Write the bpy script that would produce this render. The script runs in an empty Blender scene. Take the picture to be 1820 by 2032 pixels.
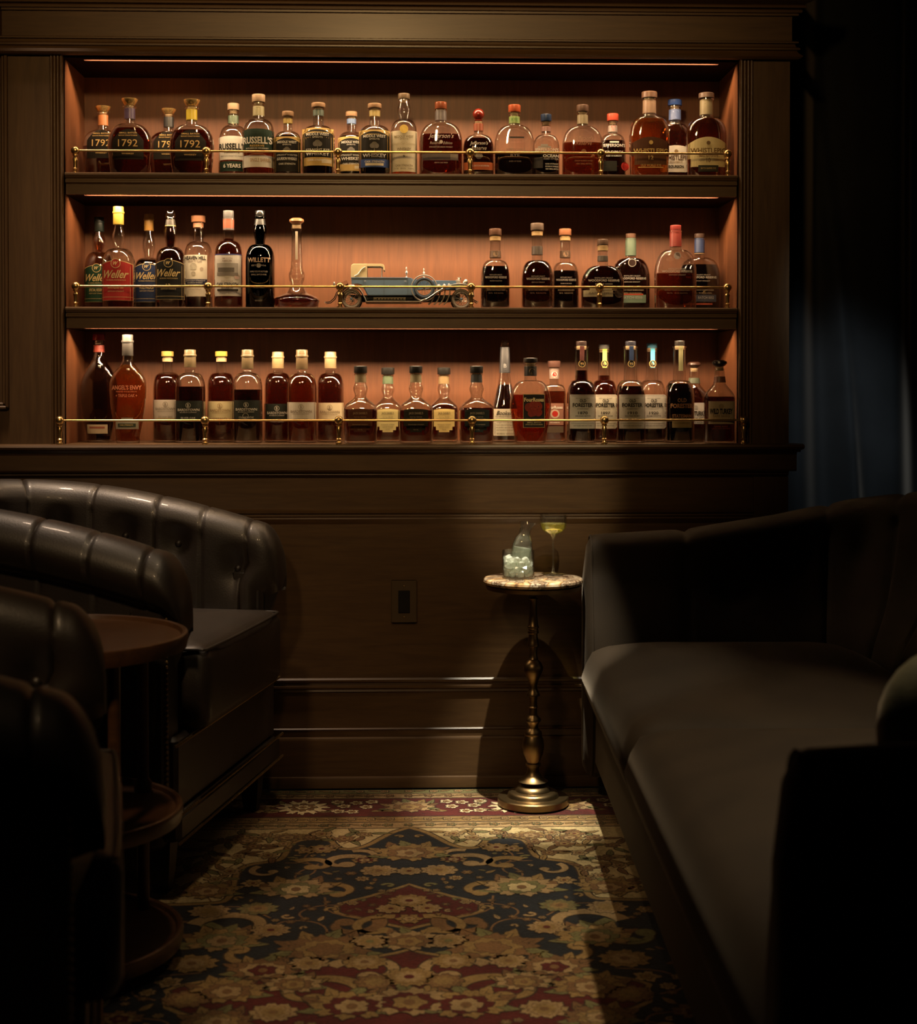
import bpy, math, random
from mathutils import Vector, Matrix, Euler
from math import sin, cos, pi, radians, sqrt
random.seed(7)
SC = bpy.context.scene
COL = SC.collection
# ------------------------------------------------------------------ camera
F = 3050.0; EYE = Vector((0.0, -4.70, 1.216))
YAW = -math.atan(98/F); PITCH = radians(-0.95)
cam = bpy.data.cameras.new('camera'); camo = bpy.data.objects.new('camera', cam); COL.objects.link(camo)
camo.location = EYE
camo.rotation_euler = Euler((pi/2+PITCH, 0, YAW), 'XYZ')
cam.sensor_fit = 'HORIZONTAL'; cam.sensor_width = 36; cam.lens = F/1820*36
SHY = -241 + F*math.tan(-PITCH)
cam.shift_y = SHY/1820
cam.clip_start = .05; cam.clip_end = 60
cam.dof.use_dof = True; cam.dof.focus_distance = 4.78; cam.dof.aperture_fstop = 5.0
SC.camera = camo
RM = camo.rotation_euler.to_matrix()
def at(px, py, y):
    d = RM @ Vector((px-910, -(py-1016)+SHY, -F))
    return EYE + d*((y-EYE.y)/d.y)
def fl(px, py, z=0.0):
    d = RM @ Vector((px-910, -(py-1016)+SHY, -F))
    return EYE + d*((z-EYE.z)/d.z)
def ppm(y): return F/(y-EYE.y)
# ------------------------------------------------------------------ mesh builder
class MB:
    def __init__(s): s.v=[]; s.f=[]; s.m=[]; s.mats=[]
    def mi(s, mat):
        if mat not in s.mats: s.mats.append(mat)
        return s.mats.index(mat)
    def add(s, vs, fs, mat=None):
        o=len(s.v); s.v += [tuple(v) for v in vs]; k = s.mi(mat) if mat else 0
        for f in fs: s.f.append([i+o for i in f]); s.m.append(k)
        return s
    def box(s, x0,x1,y0,y1,z0,z1, mat=None, c=0.0):
        # chamfered box
        if c<=0:
            vs=[(x,y,z) for x in (x0,x1) for y in (y0,y1) for z in (z0,z1)]
            return s.add(vs,[(0,1,3,2),(4,6,7,5),(0,4,5,1),(2,3,7,6),(0,2,6,4),(1,5,7,3)],mat)
        c=min(c,abs(x1-x0)*.45,abs(y1-y0)*.45,abs(z1-z0)*.45)
        rings=[]
        for z,i in ((z0,c),(z0+c,0),(z1-c,0),(z1,c)):
            rings.append([(x0+i+c,y0+i,z),(x1-i-c,y0+i,z),(x1-i,y0+i+c,z),(x1-i,y1-i-c,z),(x1-i-c,y1-i,z),(x0+i+c,y1-i,z),(x0+i,y1-i-c,z),(x0+i,y0+i+c,z)])
        return s.loft(rings,mat)
    def loft(s, rings, mat=None, cap=True, closed=True):
        n=len(rings[0]); vs=[p for r in rings for p in r]; fs=[]
        for k in range(len(rings)-1):
            for i in range(n if closed else n-1):
                j=(i+1)%n
                fs.append((k*n+i,k*n+j,(k+1)*n+j,(k+1)*n+i))
        if cap and closed:
            fs.append(tuple(range(n-1,-1,-1))); b=(len(rings)-1)*n; fs.append(tuple(range(b,b+n)))
        return s.add(vs,fs,mat)
    def lathe(s, prof, cx=0,cy=0, n=32, mat=None):
        return s.loft([[(cx+r*cos(2*pi*i/n),cy+r*sin(2*pi*i/n),z) for i in range(n)] for z,r in prof],mat)
    def prism(s, poly, x0, x1, mat=None):   # poly of (y,z) run along x
        return s.loft([[(x0,y,z) for y,z in poly],[(x1,y,z) for y,z in poly]],mat)
    def tube(s, pts, r, n=8, mat=None, closed=False):
        pts=[Vector(p) for p in pts]; rings=[]; N=len(pts)
        up=Vector((0,0,1)); prev=None
        for k,p in enumerate(pts):
            a=pts[(k-1)%N] if (closed or k>0) else p; b=pts[(k+1)%N] if (closed or k<N-1) else p
            t=(b-a).normalized()
            if prev is None:
                prev=t.orthogonal().normalized()
            prev=(prev-t*prev.dot(t))
            if prev.length<1e-6: prev=t.orthogonal()
            prev.normalize(); q=t.cross(prev)
            rr=r[k] if isinstance(r,(list,tuple)) else r
            rings.append([p+prev*rr*cos(2*pi*i/n)+q*rr*sin(2*pi*i/n) for i in range(n)])
        if closed: rings.append(rings[0]); return s.loft(rings,mat,cap=False)
        return s.loft(rings,mat)
    def sphere(s, c, r, n=16, m=10, mat=None, sc=(1,1,1)):
        rings=[]
        for k in range(1,m):
            a=pi*k/m
            rings.append([(c[0]+r*sc[0]*sin(a)*cos(2*pi*i/n),c[1]+r*sc[1]*sin(a)*sin(2*pi*i/n),c[2]-r*sc[2]*cos(a)) for i in range(n)])
        return s.loft(rings,mat)
    def build(s, name, mat=None, parent=None, smooth=35, loc=None):
        me=bpy.data.meshes.new(name)
        me.from_pydata(s.v,[],s.f)
        if s.mats:
            for m in s.mats: me.materials.append(m if m else mat)
            me.polygons.foreach_set('material_index', s.m)
        elif mat: me.materials.append(mat)
        if smooth:
            me.polygons.foreach_set('use_smooth',[True]*len(s.f))
            me.set_sharp_from_angle(angle=radians(smooth))
        me.update()
        o=bpy.data.objects.new(name,me); COL.objects.link(o)
        if parent: o.parent=parent
        if loc: o.location=loc
        return o
def tag(o,label=None,cat=None,group=None,kind=None):
    if label: o['label']=label
    if cat: o['category']=cat
    if group: o['group']=group
    if kind: o['kind']=kind
    return o
def empty(name,loc,rz=0,label=None,cat=None,group=None):
    o=bpy.data.objects.new(name,None); COL.objects.link(o); o.location=loc; o.rotation_euler=(0,0,rz); o.empty_display_size=.05
    return tag(o,label,cat,group)
# ------------------------------------------------------------------ materials
_mc={}
def nt(name):
    m=bpy.data.materials.new(name); m.use_nodes=True; t=m.node_tree
    return m,t,t.nodes['Principled BSDF'],t.nodes['Material Output']
def S(b,**k):
    for a,v in k.items():
        n={'col':'Base Color','rough':'Roughness','metal':'Metallic','spec':'Specular IOR Level','coat':'Coat Weight','sheen':'Sheen Weight','srough':'Sheen Roughness','stint':'Sheen Tint','trans':'Transmission Weight','ior':'IOR','crough':'Coat Roughness'}[a]
        if isinstance(v,tuple) and len(v)==3: v=(*v,1)
        b.inputs[n].default_value=v
def flat(name,col,rough=.5,metal=0,spec=.5,coat=0):
    if name in ('printed_ink','cream_canvas','pale_blue_paint'): col=tuple(c*.74 for c in col)
    if name in ('stopper','neck_band','cork'): col=tuple(c*.44 for c in col)
    if name=='printed_ink': rough,spec=.6,.1
    k=('f',tuple(round(c,3) for c in col),rough,metal,spec,coat)
    if k in _mc: return _mc[k]
    m,t,b,o=nt(name); S(b,col=col,rough=rough,metal=metal,spec=spec,coat=coat); _mc[k]=m
    # faint procedural variation
    n=t.nodes.new('ShaderNodeTexNoise'); n.inputs['Scale'].default_value=60
    c=t.nodes.new('ShaderNodeTexCoord'); t.links.new(c.outputs['Object'],n.inputs['Vector'])
    mx=t.nodes.new('ShaderNodeMix'); mx.data_type='RGBA'; mx.blend_type='MULTIPLY'; mx.inputs[0].default_value=.18
    mx.inputs[6].default_value=(*col,1); t.links.new(n.outputs['Fac'],mx.inputs[7]); t.links.new(mx.outputs[2],b.inputs['Base Color'])
    return m
def wood(name,c1,c2,vertical=False,rough=.38,coat=.15,scale=1.0,bump=.03):
    m,t,b,o=nt(name); N=t.nodes.new; L=t.links.new
    c=N('ShaderNodeTexCoord'); mp=N('ShaderNodeMapping'); L(c.outputs['Object'],mp.inputs['Vector'])
    mp.inputs['Scale'].default_value=(14*scale,14*scale,1.1*scale) if vertical else (1.1*scale,14*scale,14*scale)
    w=N('ShaderNodeTexNoise'); w.inputs['Scale'].default_value=2.2; w.inputs['Detail'].default_value=5; w.inputs['Distortion'].default_value=1.6; L(mp.outputs[0],w.inputs['Vector'])
    f=N('ShaderNodeTexNoise'); f.inputs['Scale'].default_value=14; f.inputs['Detail'].default_value=3; L(mp.outputs[0],f.inputs['Vector'])
    a=N('ShaderNodeMath'); a.operation='MULTIPLY_ADD'; a.inputs[1].default_value=.35; L(f.outputs['Fac'],a.inputs[0]); 
    s=N('ShaderNodeMath'); s.operation='MULTIPLY'; s.inputs[1].default_value=.75; L(w.outputs['Fac'],s.inputs[0]); L(s.outputs[0],a.inputs[2])
    r=N('ShaderNodeValToRGB'); L(a.outputs[0],r.inputs['Fac']); e=r.color_ramp.elements
    e[0].position=.35; e[0].color=(*c1,1); e[1].position=.72; e[1].color=(*c2,1)
    L(r.outputs['Color'],b.inputs['Base Color']); S(b,rough=rough,coat=coat,crough=.25)
    bp=N('ShaderNodeBump'); bp.inputs['Strength'].default_value=bump; bp.inputs['Distance'].default_value=.01; L(a.outputs[0],bp.inputs['Height']); L(bp.outputs[0],b.inputs['Normal'])
    return m
def leatherish(name,c1,c2,rough=.4,spec=.5,sc=9,bump=.25,sheen=0,fine=220,coat=0):
    m,t,b,o=nt(name); N=t.nodes.new; L=t.links.new
    c=N('ShaderNodeTexCoord'); n=N('ShaderNodeTexNoise'); n.inputs['Scale'].default_value=sc; n.inputs['Detail'].default_value=4; L(c.outputs['Object'],n.inputs['Vector'])
    r=N('ShaderNodeValToRGB'); L(n.outputs['Fac'],r.inputs['Fac']); e=r.color_ramp.elements
    e[0].position=.35; e[0].color=(*c1,1); e[1].position=.7; e[1].color=(*c2,1); L(r.outputs['Color'],b.inputs['Base Color'])
    S(b,rough=rough,spec=spec,coat=coat)
    if sheen: S(b,sheen=sheen,srough=.35,stint=(.9,.75,.6))
    v=N('ShaderNodeTexNoise'); v.inputs['Scale'].default_value=fine; v.inputs['Detail'].default_value=2; L(c.outputs['Object'],v.inputs['Vector'])
    bp=N('ShaderNodeBump'); bp.inputs['Strength'].default_value=bump; bp.inputs['Distance'].default_value=.002; L(v.outputs['Fac'],bp.inputs['Height']); L(bp.outputs[0],b.inputs['Normal'])
    return m
def clearmat(name,tint=(.96,.97,.96),f0=.05,f1=.75,rough=.0,pw=4,diff=None,dw=0.0,edge=None,spec=(1,1,1)):
    k=('c',tint,f0,f1,rough,pw,diff,dw,edge)
    if k in _mc: return _mc[k]
    m=bpy.data.materials.new(name); m.use_nodes=True; t=m.node_tree; t.nodes.clear(); N=t.nodes.new; L=t.links.new
    out=N('ShaderNodeOutputMaterial'); tr=N('ShaderNodeBsdfTransparent'); gl=N('ShaderNodeBsdfGlossy')
    gl.inputs['Roughness'].default_value=rough; gl.inputs['Color'].default_value=(*spec,1)
    tr.inputs['Color'].default_value=(*tint,1)
    lw=N('ShaderNodeLayerWeight'); lw.inputs['Blend'].default_value=.5
    if edge:
        mx=N('ShaderNodeMix'); mx.data_type='RGBA'; mx.inputs[6].default_value=(*tint,1); mx.inputs[7].default_value=(*edge,1)
        p2=N('ShaderNodeMath'); p2.operation='POWER'; p2.inputs[1].default_value=1.6; L(lw.outputs['Facing'],p2.inputs[0]); L(p2.outputs[0],mx.inputs[0]); L(mx.outputs[2],tr.inputs['Color'])
    p=N('ShaderNodeMath'); p.operation='POWER'; p.inputs[1].default_value=pw; L(lw.outputs['Facing'],p.inputs[0])
    q=N('ShaderNodeMath'); q.operation='MULTIPLY_ADD'; q.inputs[1].default_value=f1; q.inputs[2].default_value=f0; L(p.outputs[0],q.inputs[0]); q.use_clamp=True
    base=tr.outputs[0]
    if diff:
        tl=N('ShaderNodeBsdfTranslucent'); tl.inputs['Color'].default_value=(*diff,1); di=N('ShaderNodeBsdfDiffuse'); di.inputs['Color'].default_value=(*diff,1)
        m1=N('ShaderNodeMixShader'); m1.inputs[0].default_value=.5; L(tl.outputs[0],m1.inputs[1]); L(di.outputs[0],m1.inputs[2])
        m2=N('ShaderNodeMixShader'); m2.inputs[0].default_value=dw; L(tr.outputs[0],m2.inputs[1]); L(m1.outputs[0],m2.inputs[2]); base=m2.outputs[0]
    ms=N('ShaderNodeMixShader'); L(q.outputs[0],ms.inputs[0]); L(base,ms.inputs[1]); L(gl.outputs[0],ms.inputs[2]); L(ms.outputs[0],out.inputs['Surface'])
    _mc[k]=m; return m
W_FRONT=wood('stained_oak_front',(.054,.026,.0085),(.086,.045,.0155),vertical=False,rough=.46,coat=.12)
W_FRONTV=wood('stained_oak_upright',(.054,.026,.0085),(.086,.045,.0155),vertical=True,rough=.46,coat=.12)
W_DARK=wood('dark_shelf_boards',(.028,.014,.007),(.05,.024,.011),rough=.3,coat=.3)
W_NICHE=wood('lit_niche_wood',(.100,.032,.009),(.150,.050,.0155),vertical=True,rough=.5,coat=0,bump=.02)  # same wood as the front boards, coloured lighter and redder as if strip-lit
W_TABLE=wood('walnut_round_table',(.05,.022,.010),(.09,.04,.016),rough=.35)
BRASS=flat('brushed_brass',(.72,.48,.20),.28,1.0)
AGED=flat('aged_brass',(.30,.205,.10),.36,1.0)
CHROME=flat('chrome',(.90,.88,.84),.22,.75)
LEATHER=leatherish('dark_brown_leather',(.010,.0065,.004),(.017,.011,.0065),rough=.47,spec=.6,coat=.1,bump=.18)
VELVET=leatherish('dark_brown_velvet',(.014,.0085,.0042),(.022,.0138,.007),rough=.75,spec=.15,sc=5,bump=.15,sheen=.08,fine=400)
NAVY=leatherish('navy_velvet_curtain',(.008,.0092,.0100),(.0145,.016,.0175),rough=.8,spec=.2,sc=4,bump=.1,sheen=.35,fine=300)
GROOVE=flat('groove_cheek',(.014,.0045,.0018),.8,0,.05)
BLACKP=flat('black_plastic',(.012,.011,.010),.3)
# ------------------------------------------------------------------ shell
def zz(py,y,px=800): return at(px,py,y).z
def xx(px,y,py=500): return at(px,py,y).x
NL,NR=xx(127,0),xx(1466,0); NB=.305
ZC=zz(118,0); Z1=zz(345,0); Z1b=zz(388,0.012); Z2=zz(610,0); Z2b=zz(652,0.012); ZL=zz(881.5,-.05)
XR=xx(1566,0); XL=-2.4
def struct(mb,name,mat,smooth=30,parent=None):
    o=mb.build(name,mat,parent,smooth)
    if not parent: o['kind']='structure'
    return o
# floor
struct(MB().box(-3.2,3.2,-6.5,1.2,-.05,-.012),'floor',wood('dark_floorboards',(.02,.012,.008),(.045,.028,.018)))
# niche lining: back, sides
bk=MB().box(NL-.02,NR+.02,NB,NB+.02,ZL-.03,ZC+.03)
struct(bk,'wall_niche_back',W_NICHE)
sd=MB(); sd.box(NL-.02,NL,0.004,NB,ZL-.02,ZC+.02); struct(sd,'wall_niche_left',W_NICHE)
sd=MB(); sd.box(NR,NR+.02,0.004,NB,ZL-.02,ZC+.02); struct(sd,'wall_niche_right',W_NICHE)
# ceiling of the niche with a recessed groove
SL0,SL1=xx(171,.06),xx(1422,.06)
def under(z, nm, frontmat):
    mb=MB(); g0,g1=.026,.050
    mb.box(NL,NR,g1+.003,NB,z,z+.018); mb.box(NL,NR,g1,g1+.003,z,z+.018,GROOVE)                      # panel behind the groove
    mb.box(NL,SL0,g0,g1,z,z+.018); mb.box(SL1,NR,g0,g1,z,z+.018)
    return mb
mb=under(ZC,'x',None); mb.box(NL,NR,.0035,.026,ZC-.002,ZC+.05); mb.box(NL,NR,.026,NB,ZC+.018,ZC+.05)
struct(mb,'ceiling_niche',W_DARK)
# pilasters : flat board + reeded casing
def reeds(x0,x1,z0,z1,mb,out=.012,n=4):
    # vertical reeded casing, section in plan
    prof=[]
    for i in range(n*8+1):
        u=i/(n*8); prof.append((x0+(x1-x0)*u, -out*(.35+.65*abs(sin(pi*n*u))**.6)))
    loop=[(x0,.02)]+prof+[(x1,.02)]
    mb.loft([[(x,y,z0) for x,y in loop],[(x,y,z1) for x,y in loop]])
ZT=zz(107,0)
mb=MB(); mb.box(xx(18,0),xx(101,0),-.004,.03,ZL,ZT+.04)
struct(mb,'wall_left_pilaster',W_FRONTV)
mb=MB(); reeds(xx(101,0),NL,ZL,ZT+.03,mb); struct(mb,'trim_1',W_FRONTV)
mb=MB(); reeds(NR,xx(1493,0),ZL,ZT+.03,mb); struct(mb,'trim_2',W_FRONTV)
mb=MB(); mb.box(xx(1493,0),XR,-.004,.40,ZL,ZT+.04); struct(mb,'wall_right_pilaster',W_FRONTV)
# left neighbouring panel with raised mouldings
mb=MB(); mb.box(XL,xx(18,0),.004,.03,ZL,ZT+.6)
struct(mb,'wall_left_panel',W_FRONTV)
mb=MB()
za=zz(812,0,5)
for k,(o1,o2,d) in enumerate(((0,.010,-.012),(.010,.020,-.006))):
    mb.box(xx(17,0)-o2,xx(17,0)-o1,d,.006,za+o1,zz(100,0),c=.003); mb.box(XL,xx(17,0)-o1,d,.0055,za+o1,za+o2,c=.003)
struct(mb,'trim_3',W_FRONTV)
# entablature
def cornice(name,pts,x0,x1,ret=True):
    mb=MB(); 
    # mitred return: outer end steps out with the projection
    r0=[(x0,y,z) for y,z in pts]; r1=[(x1+(-y if y<0 else 0),y,z) for y,z in pts]
    mb.loft([r0,r1]); return struct(mb,name,W_FRONT)
def P(py,y): return (y,zz(py,y))
mb=MB(); mb.box(xx(8,0),XR+.004,-.012,.38,zz(84,0),zz(22,0)); struct(mb,'wall_frieze',W_FRONT)
cornice('trim_4',[(.02,zz(113,0)),P(113,-.020),P(110,-.028),P(106,-.034),P(103,-.028),P(100,-.022),P(96,-.018),P(93,-.026),P(90,-.026),P(87,-.015),P(82,-.013),P(80,-.022),P(77,-.022),P(76,-.012),(.02,zz(76,0))],xx(-5,0),XR)
cornice('trim_5',[(.02,zz(27,0)),P(27,-.013),P(25,-.022),P(21,-.022),P(19,-.030),P(14,-.032),P(12,-.026),P(9,-.040),P(5,-.042),P(3,-.034),P(-6,-.06),P(-20,-.075),P(-40,-.08),(.02,zz(-40,0))],xx(8,0),XR)
mb=MB()
for k in (0,1):
    mb.box(xx(1+5*k,0),xx(5+5*k,0),-.018+.006*k,.005,zz(80,0),zz(14,0),c=.003)
mb.box(XL,xx(0,0),-.01,.03,zz(90,0),zz(-60,0))
struct(mb,'trim_6',W_FRONTV)
# two shelves with moulded fronts (things) + ledge
def shelf(name,zt,zb,label):
    r=empty(name,((NL+NR)/2,0,zt),0,label,'shelf')
    x0,x1=NL+.001-r.location.x,NR-.001-r.location.x; h=zt-zb
    mb=MB(); mb.box(x0,x1,.03,NB-.001,-.018,0); mb.build('shelf_board',W_DARK,r)
    mb=MB(); xa,xb=x0+.004,x1-.004
    prof=[(.03,0),(-.004,0),(-.009,-.003),(-.009,-.008),(-.003,-.012),(-.001,-.016),(.004,-.018),(.004,-.022),(.001,-.024),(.001,-.029),(.006,-.032),(.010,-.034),(.010,-h),(.026,-h),(.026,-.018),(.03,-.018)]
    mb.loft([[(xa,y,z) for y,z in prof],[(xb,y,z) for y,z in prof]]); mb.build('moulded_front',W_FRONT,r)
    mb=MB(); g1=.050
    mb.box(x0,x1,g1+.003,NB-.001,-h,-h+.014); mb.box(x0,x1,g1,g1+.003,-h,-h+.014,GROOVE); mb.box(x0,SL0-r.location.x,.0265,g1,-h,-h+.014); mb.box(SL1-r.location.x,x1,.0265,g1,-h,-h+.014)
    mb.box(x0,x1,.0265,NB-.001,-h+.0142,-.0185); mb.build('underside_panel',W_DARK,r)
    return r
shelf('shelf',Z1,Z1b,'upper dark wooden shelf with moulded front edge, inside the lit niche')
shelf('shelf',Z2,Z2b,'lower dark wooden shelf carrying the blue model car, inside the lit niche')
led=empty('window_ledge',(0,0,ZL),0,'deep dark wooden ledge along the bottom of the bottle niche','ledge'); led.name='ledge'
mb=MB(); xe=xx(1600,-.05); prof=[(NB-.001,0),(-.048,0),(-.055,-.003),(-.058,-.009),(-.054,-.015),(-.046,-.018),(-.036,-.020),(-.032,-.026),(NB-.001,-.026)]
mb.loft([[(XL,y,z) for y,z in prof],[(xe-.02-y*0.28,y,z) for y,z in prof]]); mb.build('ledge_board',W_FRONT,led)
mb=MB(); x2=xx(1583,-.026); prof=[(.02,-.026),(-.028,-.026),(-.028,-.030),(-.024,-.034),(-.024,zz(933,-.024)-ZL),(-.020,zz(936,-.02)-ZL),(.02,zz(936,-.02)-ZL)]
mb.loft([[(XL,y,z) for y,z in prof],[(x2,y,z) for y,z in prof]]); mb.build('apron_board',W_FRONT,led)
# wainscot
WY=.010
mb=MB(); mb.box(XL,XR,WY,WY+.03,.0,zz(936,WY)); mb.box(XR-.03,XR,WY+.03,.40,0,zz(936,WY)); struct(mb,'wall_back',W_FRONT)
mb=MB(); zt=zz(936,0,800)
def run(name,pts,x1,x0=XL):
    mb=MB(); mb.prism(pts,x0,x1); return struct(mb,name,W_FRONT)
def Q(py,y,px=800): return (y,zz(py,y,px))
run('trim_7',[(WY,zz(936,WY)),Q(936,-.010),Q(939,-.006),Q(942,-.008),Q(945,.002),Q(947,WY-.003),(WY,zz(947,WY))],XR)
run('trim_8',[Q(1010,WY),Q(1010,.000),Q(1013,-.007),Q(1018,-.006),Q(1021,.002),Q(1024,-.001),Q(1027,.003),Q(1030,.000),Q(1033,.003),Q(1037,.006),Q(1040,WY)],xx(1497,0))
run('trim_9',[Q(1345,WY),Q(1345,.002),Q(1349,-.003),Q(1353,-.001),Q(1355,.004),Q(1359,.003),Q(1361,-.002),Q(1365,-.002),Q(1368,.005),Q(1372,.003),Q(1374,WY)],XR)
run('baseboard_back',[(WY,zz(1444,WY)),Q(1444,.004),Q(1447,.000),Q(1449,.004),Q(1461,.005),Q(1463,-.002),Q(1466,-.004),Q(1470,-.004),Q(1540,-.004),Q(1542,-.010),Q(1546,-.012),(-.012,.0),(WY,.0)],XR)
mb=MB(); mb.box(xx(1497,0),XR,.000,WY,0.2,zz(947,WY)); struct(mb,'trim_10',W_FRONTV)
# wall cover plate
p0=at(776,1236,WY); p1=at(828,1151,WY)
r=empty('wall_outlet',((p0.x+p1.x)/2,WY,(p0.z+p1.z)/2),0,'brown rectangular wall outlet with black insert on the lower wood panelling','outlet')
w,h=(p1.x-p0.x)/2,(p1.z-p0.z)/2
PL=flat('brown_cover_plate',(.075,.048,.024),.4)
MB().box(-w,w,-.007,0,-h,h,c=.003).build('cover_plate',PL,r)
MB().box(-w*.44,w*.44,-.009,-.0065,-h*.52,h*.52,c=.0015).build('insert',BLACKP,r)
for s in (-1,1):
    MB().sphere((0,-.0072,s*h*.72),.003,10,6,sc=(1,.4,1)).build('screw',AGED,r)
# ------------------------------------------------------------------ brass gallery rails
def gallery(name,xs,zr_py,y,zbase,label):
    z=zz(zr_py,y)-zbase; X=[xx(p,y) for p in xs]; xc=(X[0]+X[-1])/2
    r=empty(name,(xc,y,zbase),0,label,'rail')
    MB().tube([(X[0]-xc,0,z),(X[-1]-xc,0,z)],.0034,12).build('rail',BRASS,r)
    for x in X:
        x-=xc; s=z/.072
        pr=[(0,.0095),(.004*s,.0095),(.006*s,.0065),(.009*s,.0055),(.013*s,.007),(.015*s,.0085),(.018*s,.006),(.035*s,.0065),(.045*s,.0085),(.05*s,.0065),(.053*s,.0055),(.056*s,.0085),(.059*s,.0085),(.061*s,.005),(z-.006,.005)]
        p=MB(); p.lathe(pr,x,0,20); po=p.build('post',BRASS,r)
        MB().sphere((x,0,z),.0135,20,14).build('ball_finial',BRASS,po)
    return r
gallery('brass_rail',(150,410,671,933,1192,1444),302,.022,Z1,'brass gallery rail on the top shelf, in front of its bottles')
gallery('brass_rail',(150,413,675,935,1190,1444),569,.022,Z2,'brass gallery rail on the middle shelf, crossing in front of the model car')
gallery('brass_rail',(117,406,672,937,1200,1477),834,-.033,ZL,'brass gallery rail on the bottom ledge, below the other two rails')
# ------------------------------------------------------------------ bottles
_tc={}
def textm(body,bold=0,shear=0):
    k=(body,bold,shear)
    if k in _tc: return _tc[k]
    c=bpy.data.curves.new('lettering','FONT'); c.body=body; c.size=1; c.resolution_u=2; c.offset=bold; c.shear=shear; c.fill_mode='FRONT'
    o=bpy.data.objects.new('lettering',c); COL.objects.link(o)
    dg=bpy.context.evaluated_depsgraph_get(); dg.update(); me=bpy.data.meshes.new_from_object(o.evaluated_get(dg))
    vs=[(v.co.x,v.co.y) for v in me.vertices]; fs=[tuple(p.vertices) for p in me.polygons]
    bpy.data.objects.remove(o); bpy.data.curves.remove(c); bpy.data.meshes.remove(me)
    xs=[v[0] for v in vs] or [0,1]; ys=[v[1] for v in vs] or [0,1]
    x0,x1,y0,y1=min(xs),max(xs),min(ys),max(ys); h=max(y1-y0,.01)
    vs=[((x-(x0+x1)/2)/h,(y-(y0+y1)/2)/h) for x,y in vs]
    _tc[k]=(vs,fs,(x1-x0)/h); return _tc[k]
INK={}
def ink(c,metal=0,rough=.45): 
    return flat('printed_ink',c,rough,metal)
CR=(.78,.68,.48); WH=(.82,.78,.68); GD=(.62,.42,.14); BK=(.012,.011,.010); BR=(.20,.075,.03); TN=(.50,.33,.19); GN=(.02,.05,.03); NV=(.015,.025,.06); RD=(.40,.03,.02); OR=(.62,.20,.05); GY=(.42,.38,.32)
GLASS=clearmat('clear_bottle_glass',tint=(.95,.95,.94),f0=.12,f1=.8,pw=2.6,rough=.03,edge=(.50,.46,.42))
def liquid(c): 
    e=tuple(min(1,x**.45) for x in c)
    return clearmat('whiskey_liquid',tint=c,f0=.03,f1=.35,pw=4,rough=.05,diff=tuple(min(1,x*1.3+.02) for x in c),dw=.055,edge=e)
AMB=(.42,.13,.035); DRK=(.13,.032,.010); REDL=(.28,.058,.016); BLK=(.06,.018,.008); LIT=(.68,.30,.08)
def chaikin(p,n=2):
    for _ in range(n):
        q=[p[0]]
        for a,b in zip(p,p[1:]):
            q.append(tuple(x*.75+y*.25 for x,y in zip(a,b))); q.append(tuple(x*.25+y*.75 for x,y in zip(a,b)))
        q.append(p[-1]); p=q
    return p
class Bottle: pass
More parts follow.
